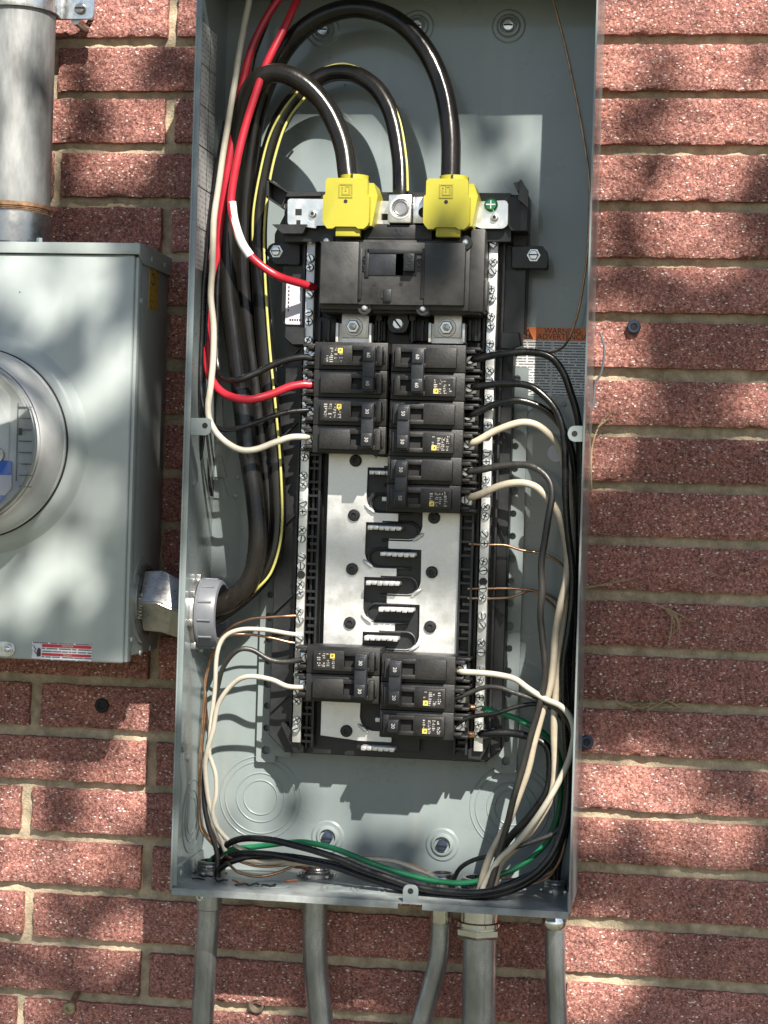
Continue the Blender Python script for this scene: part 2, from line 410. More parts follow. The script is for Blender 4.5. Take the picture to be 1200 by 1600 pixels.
def rounded(pts, rad, n=5):
    """round the corners of a polygon; pts (x, z), rad a number or one per corner"""
    out = []
    k = len(pts)
    for i in range(k):
        p = Vector(pts[i]); a = Vector(pts[i - 1]); b = Vector(pts[(i + 1) % k])
        r = rad[i] if hasattr(rad, '__len__') else rad
        if r <= 0: out.append(tuple(p)); continue
        da = (a - p).normalized(); db = (b - p).normalized()
        cs = max(-1, min(1, da.dot(db))); th = math.acos(cs)
        t = min(r / math.tan(th / 2), (a - p).length * 0.49, (b - p).length * 0.49)
        r2 = t * math.tan(th / 2)
        c = p + (da + db).normalized() * (r2 / math.sin(th / 2))
        s0 = p + da * t - c; s1 = p + db * t - c
        a0 = math.atan2(s0.y, s0.x); a1 = math.atan2(s1.y, s1.x)
        d = (a1 - a0 + math.pi) % (2 * math.pi) - math.pi
        for q in range(n + 1):
            an = a0 + d * q / n
            out.append((c.x + r2 * math.cos(an), c.y + r2 * math.sin(an)))
    return out
def rrect(x0, x1, z0, z1, r, n=4):
    return rounded([(x0, z0), (x1, z0), (x1, z1), (x0, z1)], r, n)

def spline(pts, step=5):
    """Catmull-Rom through the points"""
    q = [Vector(p) for p in pts]
    q = [q[0] * 2 - q[1]] + q + [q[-1] * 2 - q[-2]]
    out = []
    for i in range(1, len(q) - 2):
        a, b, c, d = q[i - 1], q[i], q[i + 1], q[i + 2]
        for k in range(step):
            t = k / step
            out.append(0.5 * ((2 * b) + (c - a) * t + (2 * a - 5 * b + 4 * c - d) * t * t + (3 * b - a - 3 * c + d) * t ** 3))
    out.append(q[-2])
    return out
def path(pts, Y=None):
    """photo points (x, y[, depth]) to a smooth world path; missing depths are interpolated"""
    ys = [p[2] if len(p) > 2 else None for p in pts]
    known = [i for i, v in enumerate(ys) if v is not None]
    if not known: ys = [Y] * len(pts); known = list(range(len(pts)))
    for i in range(len(pts)):
        if ys[i] is None:
            lo = [k for k in known if k < i]; hi = [k for k in known if k > i]
            if lo and hi:
                a, b = lo[-1], hi[0]; ys[i] = ys[a] + (ys[b] - ys[a]) * (i - a) / (b - a)
            else: ys[i] = ys[lo[-1] if lo else hi[0]]
    return spline([P(p[0], p[1], y) for p, y in zip(pts, ys)])
def text(s, mat, parent, pos, size, rot=(R(90), 0, 0), name='lettering', depth=0.0001, offset=0.0):
    c = bpy.data.curves.new('txt', 'FONT')
    c.body = s; c.size = size; c.align_x = 'CENTER'; c.align_y = 'CENTER'; c.extrude = depth; c.offset = offset; c.resolution_u = 3
    t = bpy.data.objects.new('txt', c); COL.objects.link(t)
    dg = bpy.context.evaluated_depsgraph_get()
    me = bpy.data.meshes.new_from_object(t.evaluated_get(dg))
    bpy.data.objects.remove(t)
    me.materials.clear(); me.materials.append(MT[mat])
    return place(me, name, pos, parent, rot)

# ------------------------------------------------------------------ ground
gb = MB(); gb._faces([(-60, -60, -1.45), (60, -60, -1.45), (60, 0.3, -1.45), (-60, 0.3, -1.45)], [(0, 1, 2, 3)])
go = gb.build('ground', 'soil'); go['kind'] = 'structure'

# ------------------------------------------------------------------ brick wall
wall = thing('brick_wall', 'red rough-faced brick wall with sandy recessed mortar joints behind the boxes', 'wall', (0, 0, -1.45))
BOT = [442.3, 389.7, 339.5, 286.4, 233.5, 181.9, 130.2, 76.2, 23.3, -27.7, -78.3, -131.0, -181.7, -232.6, -284.8, -335.1, -386.8, -439.0]
rows = [(z / 1000, i) for i, z in enumerate(BOT)]
rows += [((442.3 + 51.8 * k) / 1000, -k) for k in range(1, 12)] + [((-439.0 - 51.8 * k) / 1000, 17 + k) for k in range(1, 18)]
MODL = 0.404
def make_brick(x0, x1, z0, z1, seed, fine):
    st = 0.0042 if fine else 0.02
    nx = max(2, int((x1 - x0) / st)); nz = max(2, int((z1 - z0) / st))
    tilt = random.uniform(-0.0012, 0.0012); lift = random.uniform(-0.0012, 0.0008)
    vs = []; fs = []
    for j in range(nz + 1):
        for i in range(nx + 1):
            u = i / nx; v = j / nz
            x = x0 + (x1 - x0) * u; z = z0 + (z1 - z0) * v
            q = Vector((x * 1.0, seed * 3.7, z))
            edge = min(u * (x1 - x0), (1 - u) * (x1 - x0), v * (z1 - z0), (1 - v) * (z1 - z0))
            y = lift + tilt * (v - 0.5) + 0.0021 * noise.noise(q * 75) + 0.0013 * noise.noise(q * 170) + 0.0016 * noise.noise(q * 24)
            if edge < 0.002: y += 0.0016 + 0.001 * noise.noise(q * 130)
            if j in (0, nz): z += 0.0014 * noise.noise(Vector((x * 45, seed, j))) + 0.0011 * noise.noise(Vector((x * 150, seed, j)))
            if i in (0, nx): x += 0.0013 * noise.noise(Vector((z * 90, seed, i)))
            vs.append((x, y, z))
    W = nx + 1
    for j in range(nz):
        for i in range(nx):
            fs.append((j * W + i, j * W + i + 1, (j + 1) * W + i + 1, (j + 1) * W + i))
    per = list(range(0, W)) + [j * W + nx for j in range(1, nz + 1)] + [nz * W + i for i in range(nx - 1, -1, -1)] + [j * W for j in range(nz - 1, 0, -1)]
    b0 = len(vs)
    for k in per: vs.append((vs[k][0], 0.03, vs[k][2]))
    n = len(per)
    for k in range(n): fs.append((per[k], b0 + k, b0 + (k + 1) % n, per[(k + 1) % n]))
    return vs, fs
far = MB(); nb = 0
for z, idx in rows:
    ja = P(225, 1520, 0).x if idx % 2 == 0 else P(34, 1430, 0).x + (0.006 if idx % 4 == 1 else 0)
    if idx == 0: ja = P(270, 30, 0).x
    if idx == 3: ja = P(88, 270, 0).x
    joint = 0.0094 if z > 0.1 else 0.0102
    hgt = 0.0517 - joint
    bond = []
    x = ja - MODL * 4
    while x < 2.2:
        bond.append((x, x + MODL + random.uniform(-0.001, 0.001))); x += MODL
    for k, (a, b) in enumerate(bond):
        hj = random.choice((0.005, 0.0056, 0.0064))
        if -1.25 < (a + b) / 2 < 0.75 and -0.95 < z < 0.85 and nb < 290:
            fine = -0.75 < b and a < 0.15 and -0.6 < z < 0.52
            vsx, fsx = make_brick(a + hj, b - hj, z, z + hgt, idx * 13 + k, fine)
            m = MB(); m._faces(vsx, fsx); m.build('brick', 'brick', wall, ang=60); nb += 1
        else:
            far.box(a + hj, b - hj, -0.0005, 0.03, z, z + hgt)
fo = far.build('outlying_bricks', 'brick', wall); fo['kind'] = 'stuff'
mm = MB()
vs = []; fs = []
NX, NZ = 330, 400
X0, X1, Z0, Z1 = -1.15, 0.5, -1.0, 0.9
for j in range(NZ + 1):
    for i in range(NX + 1):
        x = X0 + (X1 - X0) * i / NX; z = Z0 + (Z1 - Z0) * j / NZ
        rec = 0.0094 + 0.0022 * max(-1, min(1, z / 0.3)) if x > -0.4 else 0.0092
        vs.append((x, rec + 0.0012 * noise.noise(Vector((x * 60, 0, z * 60))) + 0.0008 * noise.noise(Vector((x * 220, 4, z * 220))), z))
for j in range(NZ):
    for i in range(NX):
        k = j * (NX + 1) + i; fs.append((k, k + 1, k + NX + 2, k + NX + 1))
mm._faces(vs, fs)
mm.box(-4, X0, 0.007, 0.03, -1.4, 1.2); mm.box(X1, 3, 0.007, 0.03, -1.4, 1.2); mm.box(X0, X1, 0.007, 0.03, Z1, 1.2); mm.box(X0, X1, 0.007, 0.03, -1.4, Z0)
mm.box(-4, 3, 0.03, 0.2, -1.45, 1.25)
mm.build('mortar', 'mortar', wall)

# ------------------------------------------------------------------ panel enclosure
XL, XR, ZB, ZT = -0.4600, -0.0980, -0.3600, 0.4750
YF, YB = -0.1230, -0.0080
T = 0.0016
BK = YB - 0.0016                                   # inner face of the back
enc = thing('panel_enclosure', 'open grey steel electrical panel box without cover, mounted on the brick wall', 'electrical panel', ((XL + XR) / 2, YB, ZB))
MB().box(XL, XR, YB - 0.0016, YB, ZB, ZT).build('back_panel', 'grey', enc)
MB().box(XL, XL + T, YF, YB - 0.0016, ZB, ZT).box(XL + T, XL + 0.006, YF, YF + T, ZB + 0.004, ZT - 0.01, 0.0004).build('side_wall', 'grey', enc)
MB().box(XR - T, XR, YF, YB - 0.0016, ZB, ZT).build('side_wall', 'grey', enc)
MB().box(XL + T, XR - T, YF, YB - 0.0016, ZT - T, ZT).build('top_wall', 'grey', enc)
# floor with a lip that is broken by two notches
fl = MB().box(XL + T, XR - T, YF + 0.0005, YB - 0.0016, ZB, ZB + T)
cx0, cx1 = P(552, 1400, YF).x, P(665, 1410, YF).x
tx0, tx1 = P(629, 1400, YF).x, P(653, 1400, YF).x
lipz = 0.0045
fl.box(XL + T, tx0 - 0.004, YF, YF + T, ZB - lipz, ZB + 0.0005)
fl.box(tx1 + 0.004, XR - T, YF, YF + T, ZB - lipz, ZB + 0.0005)
fl.build('floor_plate', 'greyfloor', enc)
for s in (1, -1):                                  # spot-welded corner tabs
    xx = XL + T if s > 0 else XR - T
    MB().box(xx, xx + s * 0.0014, YF + 0.006, BK, ZB + T, ZB + 0.018).build('weld_tab', 'grey', enc)
    for yy in (-0.095, -0.04):
        MB().lathe((xx + s * 0.0014, yy, ZB + 0.010), (s, 0, 0), [(0.0035, 0), (0.0032, 0.0008), (0, 0.0012)], 12).build('weld_spot', 'grey', enc)
# tabs the cover screws into
def cover_tab(poly, hole):
    m = MB().prism(poly, YF + 0.0012, YF + 0.0028, 0.0003)
    o = m.build('cover_tab', 'grey', enc)
    MB().cyl((hole[0], YF + 0.0012, hole[1]), (hole[0], YF + 0.0009, hole[1]), 0.0026, 16).build('screw_hole', 'dark', o)
a, b, c, d = rect(303, 329, 653, 680, YF)
cover_tab(rounded([(XL + T, c), (b, c), (b, d), (XL + T, d)], [0, 0.005, 0.003, 0]), ((b - 0.0055), (c + d) / 2 + 0.001))
a, b, c, d = rect(887, 906, 665, 690, YF)
cover_tab(rounded([(a, c), (XR - T, c), (XR - T, d), (a, d)], [0.006, 0, 0, 0.006]), (a + 0.006, (c + d) / 2))
a, b, c, d = rect(629, 653, 1383, 1412, YF)
cover_tab(rounded([(a, c), (b, c), (b, d), (a, d)], [0, 0, 0.005, 0.005]), ((a + b) / 2, d - 0.0055))
# dished mounting points and their screws
for px, py, kind in ((505, 48, 0), (652, 42, 0), (795, 41, 0), (512, 1308, 1), (691, 1320, 1)):
    c = P(px, py, BK)
    MB().lathe(c, (0, -1, 0), [(0.0165, -0.0002), (0.0145, 0.0012), (0.0115, 0.0012), (0.0095, 0.0034), (0.008, 0.0036), (0.0072, 0.0004), (0, 0.0004)], 36).build('mounting_dimple', 'grey', enc)
    s = MB().lathe(c + Vector((0, -0.001, 0)), (0, -1, 0), [(0.0056, 0), (0.0056, 0.0035), (0.0046, 0.0048), (0, 0.0052)], 6 if kind else 24).build('mounting_screw', 'blue' if kind else 'zinc', enc, ang=25)
    MB().box(c.x - 0.0042, c.x + 0.0042, c.y - 0.0068, c.y - 0.006, c.z - 0.0006, c.z + 0.0006).build('slot', 'dark', s)
# knock-outs: pressed rings
def knockout(c, axis, radii, parent, name='knockout'):
    m = MB()
    for r in radii:
        m.lathe(c, axis, [(r - 0.0010, -0.0002), (r - 0.0006, 0.00055), (r, 0.0007), (r + 0.0006, 0.00055), (r + 0.0010, -0.0002)], 48)
    for k in range(4):
        pass
    return m.build(name, 'grey', parent, ang=60)
for px, py in ((407, 1246), (800, 1262)):
    knockout(P(px, py, BK), (0, -1, 0), (0.0165, 0.0235, 0.0345, 0.0395), enc)
knockout((XL + T, -0.058, P(300, 1275, -0.06).z), (1, 0, 0), (0.017, 0.024, 0.034), enc)
for xx in (-0.375, -0.312, -0.285):
    knockout((xx, -0.078, ZB + T), (0, 0, 1), (0.011, 0.0165), enc)
# perforated mounting rails
def rail(xc, wd, z0, z1, parent):
    y = BK - 0.0075
    m = MB(); pitch = 0.0205; nn = int((z1 - z0) / pitch); pitch = (z1 - z0) / nn
    rim = []
    for k in range(nn):
        zc = z0 + pitch * (k + 0.5); hr = 0.0032 if k % 3 else 0.0041
        K = 16; hole = []; outer = []
        for i in range(K):
            an = 2 * math.pi * i / K + math.pi / 4
            hole.append((xc + hr * math.cos(an), zc + hr * math.sin(an)))
            ca, sa = math.cos(an), math.sin(an); t = min(wd / 2 / abs(ca) if abs(ca) > 1e-6 else 9, pitch / 2 / abs(sa) if abs(sa) > 1e-6 else 9)
            # corners must be exact
            outer.append((xc + max(-wd / 2, min(wd / 2, ca * (wd / 2) * 1.41422)), zc + max(-pitch / 2, min(pitch / 2, sa * (pitch / 2) * 1.41422))))
        v = [m.bm.verts.new((a, y, b)) for a, b in hole + outer] + [m.bm.verts.new((a, y + 0.0016, b)) for a, b in hole]
        for i in range(K):
            j = (i + 1) % K
            m.bm.faces.new((v[i], v[j], v[K + j], v[K + i])); m.bm.faces.new((v[i], v[2 * K + i], v[2 * K + j], v[j]))
    m.box(xc - wd / 2 - 0.001, xc - wd / 2, y, BK, z0, z1); m.box(xc + wd / 2, xc + wd / 2 + 0.001, y, BK, z0, z1)
    m.box(xc - wd / 2, xc + wd / 2, y, BK, z0 - 0.001, z0)
    return m.build('perforated_rail', 'grey', parent)
rail(P(420, 1100, BK).x, 0.0165, P(420, 1188, BK).z, P(440, 600, BK).z, enc)
rail(P(800, 900, BK).x, 0.0185, P(795, 1205, BK).z, P(812, 575, BK).z, enc)
a, b, c, d = rect(432, 452, 1140, 1180, BK); MB().prism(rounded([(a, c), (b + 0.004, c), (b, d), (a, d)], 0.002), BK - 0.010, BK - 0.0085).build('rail_foot', 'grey', enc)
a, b, c, d = rect(762, 786, 1160, 1197, BK); MB().prism(rounded([(a, c), (b, c), (b, d), (a + 0.006, d)], 0.002), BK - 0.010, BK - 0.0085).build('rail_foot', 'grey', enc)
# stepped bracket strip beside the left wall
xs = P(330, 800, BK).x
m = MB()
for (y0, y1, w0, w1) in ((612, 690, 8, 14), (712, 745, 10, 20), (748, 778, 14, 24)):
    a = P(331, y0, BK).x; 
    m.prism([(XL + T + 0.001, P(331, y1, BK).z), (XL + T + 0.001 + w1 * 0.0006, P(331, y1, BK).z), (XL + T + 0.001 + w0 * 0.0006, P(331, y0, BK).z), (XL + T + 0.001, P(331, y0, BK).z)], BK - 0.002, BK)
m.build('folded_strip', 'grey', enc)
# warning label on the back panel
lab = MB().prism(rrect(*rect(806, 919, 532, 619, BK)[:2], *rect(806, 919, 512, 619, BK)[2:], 0.002), BK - 0.0003, BK).build('warning_label', 'paper', enc)
lx0, lx1, lz0, lz1 = rect(816, 919, 512, 532, BK)
MB().box(lx0, lx1, BK - 0.0005, BK - 0.0003, lz0, lz1).build('header_band', 'orangeprint', lab)
tz = (lz0 + lz1) / 2
MB().prism([(lx0 + 0.0005, lz0 + 0.001), (lx0 + 0.0105, lz0 + 0.001), (lx0 + 0.0055, lz1 - 0.001)], BK - 0.0007, BK - 0.0005).build('warning_triangle', 'ink', lab)
text('!', 'orangeprint', lab, (lx0 + 0.0055, BK - 0.0008, tz - 0.0012), 0.008)
text('WARNING', 'ink', lab, (lx0 + 0.038, BK - 0.0006, tz + 0.0027), 0.0072)
text('ADVERTENCIA', 'ink', lab, (lx0 + 0.038, BK - 0.0006, tz - 0.0028), 0.0072)
a, b, c, d = rect(860, 863, 535, 618, BK)
MB().box(a, b, BK - 0.0005, BK - 0.0003, c, d).build('column_gap', 'sticker', lab)
# chart on the left wall
za, zb = P(330, 425, -0.07).z, P(330, 48, -0.07).z
ch = MB().box(XL + T, XL + T + 0.0003, -0.106, -0.05, za, zb).build('wiring_chart', 'paper2', enc)
m = MB()
for k in range(1, 6):
    zz = za + (zb - za) * k / 6; m.box(XL + T + 0.0003, XL + T + 0.0005, -0.106, -0.05, zz - 0.0004, zz + 0.0004)
m.box(XL + T + 0.0003, XL + T + 0.0005, -0.075, -0.0742, za, zb)
m.build('chart_rule', 'ink', ch)
for (py, yy) in ((18, -0.114), (176, -0.112), (756, -0.09), (1172, -0.10), (1185, -0.08)):
    c = Vector((XL + T, yy, P(300, py, yy).z))
    MB().lathe(c, (1, 0, 0), [(0.0028, 0), (0.0028, 0.0012), (0.0018, 0.0022), (0, 0.0024)], 10).build('rivet', 'grey', enc)
for px, py in ((370, 746), (881, 632), (367, 775)):
    c = P(px, py, BK)
    MB().lathe(c, (0, -1, 0), [(0.0028, 0), (0.0026, 0.0008), (0, 0.0012)], 12).build('rivet', 'grey', enc)
c = P(869, 708, BK)
tag(MB().cyl(c, c + Vector((0, -0.0004, 0)), 0.0082, 28).build('paper_dot', 'sticker', enc), 'x', 'x')
bpy.data.objects['paper_dot'].pop('label'); bpy.data.objects['paper_dot'].pop('category')

# ------------------------------------------------------------------ load-centre interior
INB = BK - 0.0085                                  # back of the plastic base
Y_BUS = -0.056
Y_BAR = -0.062
base_x0, base_x1 = P(443, 420, -0.04).x, P(798, 700, -0.04).x
bz0, bz1 = P(610, 1183, -0.04).z, P(630, 304, -0.04).z
inn = thing('panel_interior', 'black plastic load-centre base with silver bus plates and neutral bars inside the grey box', 'panel interior', ((base_x0 + base_x1) / 2, INB, bz0))
m = MB()
zs = P(620, 520, -0.04).z
xr2 = P(824, 400, -0.04).x
m.prism(rounded([(base_x0, bz0 + 0.016), (base_x0 + 0.016, bz0), (base_x1 - 0.014, bz0), (base_x1, bz0 + 0.012), (base_x1, zs - 0.012), (base_x1 + 0.008, zs), (xr2, zs), (xr2, bz1), (base_x0, bz1), (base_x0, zs + 0.012), (base_x0 + 0.006, zs), (base_x0 + 0.006, zs - 0.05), (base_x0 + 0.001, zs - 0.058)], 0.0015, 2), -0.044, INB, 0.0008)
m.build('base_frame', 'black', inn)
# raised ribs, diagonal webs and the trough walls
m = MB()
barL = P(475, 760, Y_BAR).x; barR = P(760, 760, Y_BAR).x
for xx in (barL - 0.009, barL + 0.0065, barR - 0.0085, barR + 0.008):
    m.box(xx, xx + 0.0018, -0.052, -0.044, bz0 + 0.006, bz1 - 0.03)
for s, xa, xb in ((1, base_x0 + 0.002, barL - 0.009), (-1, base_x1 - 0.002, barR + 0.009)):
    for py in (575, 690, 835, 960, 1115):
        z0 = P(460, py, -0.045).z
        for dz in (0.0, ):
            v = [(xa, z0), (xa, z0 + 0.0016), (xb, z0 + 0.0206), (xb, z0 + 0.019)]
            m.prism(v if s > 0 else v[::-1], -0.049, -0.0435)
m.build('rib', 'black', inn)
for sx, xa in ((1, P(489, 900, -0.05).x), (-1, P(729, 900, -0.05).x)):
    m = MB()
    m.box(xa - 0.0066, xa - 0.0046, -0.060, -0.044, bz0 + 0.008, P(610, 535, -0.05).z)
    m.box(xa + 0.0046, xa + 0.0066, -0.060, -0.044, bz0 + 0.008, P(610, 535, -0.05).z)
    zz = bz0 + 0.012; k = 0
    while zz < P(610, 540, -0.05).z:
        m.box(xa - 0.0046, xa + 0.0046, -0.058, -0.044, zz, zz + 0.0022)
        if k % 2 == 0: m.box(xa - 0.002, xa + 0.0046, -0.0595, -0.05, zz + 0.006, zz + 0.0085)
        zz += 0.0127; k += 1
    m.build('breaker_hook_rail', 'black', inn)
# wings round the top
def poly_px(pts, Y): return [(P(x, y, Y).x, P(x, y, Y).z) for x, y in pts]
m = MB()
m.prism(poly_px([(427, 287), (450, 302), (504, 302), (504, 308), (449, 309), (444, 328), (426, 315)], -0.07), -0.078, -0.074)
m.prism(poly_px([(427, 287), (430, 287), (430, 315), (426, 315)], -0.07), -0.098, -0.074)
m.prism(poly_px([(427, 286), (452, 301), (452, 304), (427, 289)], -0.07), -0.098, -0.074)
m.prism(poly_px([(426, 312), (446, 326), (446, 329), (426, 316)], -0.07), -0.098, -0.074)
m.prism(poly_px([(430, 354), (484, 354), (478, 368), (446, 368)], -0.07), -0.085, -0.05)
m.prism(poly_px([(449, 302), (800, 305), (800, 380), (449, 380)], -0.06), -0.072, -0.044)
m.prism(poly_px([(790, 310), (822, 310), (826, 326), (824, 362), (800, 362), (795, 352)], -0.07), -0.078, -0.044)
m.prism(poly_px([(806, 293), (818, 290), (820, 304), (812, 306)], -0.07), -0.096, -0.05)
m.prism(poly_px([(818, 288), (829, 305), (829, 332), (816, 320)], -0.07), -0.099, -0.093)
m.prism(poly_px([(816, 288), (820, 290), (818, 321), (814, 319)], -0.07), -0.098, -0.06)
m.build('top_wing', 'black', inn)
for (poly, sc) in (([(415, 396), (421, 384), (428, 380), (470, 381), (470, 414), (430, 413)], (432, 393)), ([(799, 420), (799, 384), (848, 385), (855, 393), (856, 408), (856, 421)], (834, 399))):
    o = MB().prism(rounded(poly_px(poly, -0.05), 0.002, 3), -0.052, -0.040, 0.001).build('mounting_ear', 'black', inn)
    c = P(sc[0], sc[1], -0.052)
    s = MB().lathe(c, (0, -1, 0), [(0.0062, 0), (0.0062, 0.001), (0.0048, 0.001), (0.0048, 0.004), (0.004, 0.0048), (0, 0.005)], 6).build('screw', 'zinc', o, ang=25)
    MB().box(c.x - 0.004, c.x + 0.004, c.y - 0.0056, c.y - 0.0049, c.z - 0.0005, c.z + 0.0005).build('slot', 'dark', s)
# lower plastic blocks beside the base
for pl in ([(447, 511), (478, 513), (478, 540), (458, 540), (446, 529)], [(783, 520), (812, 520), (816, 541), (800, 547), (783, 546)]):
    MB().prism(poly_px(pl, -0.06), -0.066, -0.044, 0.001).build('side_block', 'black', inn)
for pl in ([(440, 1128), (448, 1128), (476, 1165), (476, 1176), (462, 1176)], [(733, 1170), (752, 1160), (772, 1135), (776, 1140), (752, 1186), (733, 1184)]):
    MB().prism(rounded(poly_px(pl, -0.05), 0.001, 2), -0.056, -0.040).build('corner_foot', 'black', inn)

# bus plates: tongues every two poles reach in from both sides
PIT2 = 0.0508
def bus_plate(left):
    Y = Y_BUS
    if left:
        xo = P(508, 900, Y).x; xi = P(571, 830, Y).x; xt = P(622, 808, Y).x; zt = P(600, 800, Y).z; zbm = P(596, 816, Y).z
        zend = P(540, 1151, Y).z; sg = 1
    else:
        xo = P(720, 900, Y).x; xi = P(659, 860, Y).x; xt = P(607, 850, Y).x; zt = P(640, 843, Y).z; zbm = P(640, 858, Y).z
        zend = P(690, 1150, Y).z; sg = -1
    top = P(600, 545, Y).z
    ks = [k for k in range(-5, 6) if top > zt - k * PIT2 and zbm - k * PIT2 > zend - 0.012]
    pts = [(xo, zend), (xo, top), (xi, top)]; rad = [0, 0, 0]
    for k in ks:
        a, b = zt - k * PIT2, zbm - k * PIT2
        pts += [(xi, a), (xt, a), (xt, b), (xi, b)]; rad += [0.0125, 0.0005, 0.0005, 0]
    if pts[-1][1] > zend + 0.001: pts += [(xi, zend)]; rad += [0]
    o = MB().prism(rounded(pts, rad, 7), Y, Y + 0.003, 0.0003).build('bus_plate', 'alu', inn, ang=30)
    for k in ks:
        a, b = zt - k * PIT2, zbm - k * PIT2
        # folded stab standing up from the tongue, and the pressed gusset beside it
        s0, s1 = (xi + 0.004 * sg, xt + 0.0055 * sg)
        st = MB().box(s0, s1, Y - 0.0135, Y + 0.001, b - 0.0062, b - 0.0030, 0.0008)
        for q in range(6):
            xx = s0 + (s1 - s0) * (q + 0.5) / 6; hz = random.uniform(0.0004, 0.0012)
            st.box(xx - 0.0024, xx + 0.0020, Y - 0.0135 - random.uniform(0.0002, 0.001), Y - 0.012, b - 0.0062 - hz, b - 0.0034, 0.0004)
        st.build('stab', 'alu', o)
        g = MB(); p0 = Vector((xi - 0.0015 * sg, Y - 0.0004, a + 0.006)); p1 = Vector((xi + 0.0085 * sg, Y - 0.0022, a - 0.0012))
        g.tube([p0, p0.lerp(p1, 0.15), p0.lerp(p1, 0.5), p0.lerp(p1, 0.85), p1], [0.0006, 0.0017, 0.002, 0.0017, 0.0006], 10)
        g.build('gusset', 'alu', o)
    return o
bl = bus_plate(True); br = bus_plate(False)
# moulded serpentine ridge between the plates
m = MB()
for k in range(-1, 3):
    zc = P(620, 830, Y_BUS).z - k * PIT2
    xa, xb = P(597, 830, Y_BUS).x, P(650, 830, Y_BUS).x
    arc = [Vector((xa, Y_BUS - 0.002, zc + 0.0105)), Vector((xb - 0.010, Y_BUS - 0.002, zc + 0.0105 - 0.001))]
    pts = [(xa + 0.003, zc + 0.004), (xb - 0.012, zc + 0.004)] 
    ring = [(P(640, 822, Y_BUS).x + 0.0085 * math.cos(t), zc + 0.0085 * math.sin(t)) for t in [math.pi / 2 - math.pi * i / 12 for i in range(13)]]
    ring = [(xa, zc + 0.0085)] + ring + [(xa, zc - 0.0085)]
    m.tube([Vector((x, Y_BUS + 0.001, z)) for x, z in ring], 0.0013, 8)
    zc2 = zc - PIT2 / 2
    ring = [(P(590, 865, Y_BUS).x - 0.0085 * math.cos(t), zc2 + 0.0085 * math.sin(t)) for t in [math.pi / 2 - math.pi * i / 12 for i in range(13)]]
    ring = [(xb - 0.004, zc2 + 0.0085)] + ring + [(xb - 0.004, zc2 - 0.0085)]
    m.tube([Vector((x, Y_BUS + 0.001, z)) for x, z in ring], 0.0013, 8)
m.build('serpentine_ridge', 'black', inn)
MB().box(P(566, 900, -0.05).x, P(664, 900, -0.05).x, -0.0515, -0.044, bz0 + 0.008, P(610, 545, -0.05).z).build('insulator', 'black', inn)
for (o, lst) in ((bl, ((556, 720), (553.5, 805), (550.5, 889), (547, 973), (541.5, 1142))), (br, ((678.5, 809), (675, 894), (672.5, 979)))):
    for px, py in lst:
        c = P(px, py, Y_BUS)
        s = MB().lathe(c, (0, -1, 0), [(0.0056, 0), (0.0056, 0.0022), (0.0046, 0.0032), (0.0022, 0.0034), (0.0018, 0.0016), (0, 0.0016)], 20).build('bus_screw', 'black', o)
# neutral bars with their screws
def screw_mesh(name, r, mat, h=0.0030, cross=True):
    m = MB(); m.lathe((0, 0, 0), (0, -1, 0), [(r, 0), (r, h * 0.6), (r * 0.8, h), (0, h)], 14)
    me = m.mesh(name); me.materials.append(MT[mat]); me.materials.append(MT['dark'])
    me.polygons.foreach_set('use_smooth', [True] * len(me.polygons)); me.set_sharp_from_angle(angle=R(30))
    bmx = bmesh.new(); bmx.from_mesh(me)
    m2 = MB(); m2.box(-r * 0.78, r * 0.78, -h - 0.0002, -h + 0.0004, -r * 0.14, r * 0.14)
    if cross: m2.box(-r * 0.14, r * 0.14, -h - 0.00025, -h + 0.0003, -r * 0.55, r * 0.55)
    k = m2.mesh('k'); n0 = len(bmx.faces); bmx.from_mesh(k); bmx.faces.ensure_lookup_table()
    for f in bmx.faces[n0:]: f.material_index = 1
    bmx.to_mesh(me); bmx.free()
    return me
SCR = [screw_mesh('terminal_screw', 0.0038, 'zinc'), screw_mesh('terminal_screw', 0.0038, 'zinc', 0.0038, False)]
def neutral_bar(p0, p1, wpx, first, pitch, gap, skip, dots):
    top, bot = P(*p0, Y_BAR), P(*p1, Y_BAR)
    xc = (top.x + bot.x) / 2; hw = wpx * px_m(600, 800, Y_BAR) / 2
    o = MB().box(xc - hw, xc + hw, Y_BAR, Y_BAR + 0.0085, bot.z, top.z, 0.0006).build('neutral_bar', 'alu', inn)
    py = first; i = 0
    while py < p1[1] - 14:
        for dy in (0, gap):
            if not any(abs(py + dy - s) < 6 for s in skip):
                z = P(620, py + dy, Y_BAR).z + (P(620, 800, Y_BAR).z - P(xc_px(xc, py + dy), 800, Y_BAR).z) * 0
                z = zat(xc, py + dy)
                place(random.choice(SCR), 'terminal_screw', (xc + random.uniform(-0.0004, 0.0004), Y_BAR - random.uniform(0, 0.0012), z), o, (0, random.uniform(0, 3.1), 0))
        py += pitch; i += 1
    for d in dots:
        MB().cyl((xc, Y_BAR - 0.0016, zat(xc, d)), (xc, Y_BAR, zat(xc, d)), 0.0037, 16).build('dark_bar_hole', 'dark', o)  # near-black disc paints the shade of an open hole in the bar
    return o
def xc_px(x, py): return 600
def zat(x, py, Y=None):
    Y = Y_BAR if Y is None else Y
    px = 600
    for _ in range(4):
        q = P(px, py, Y); px += (x - q.x) / px_m(px, py, Y)
    return P(px, py, Y).z
neutral_bar((488.5, 353), (461.5, 1160), 13.2, 362, 42.35, 13.8, (362, 645), (646, 898))
neutral_bar((773.5, 357), (745.5, 1174), 13.8, 367, 42.5, 14.5, (), (681, 909))
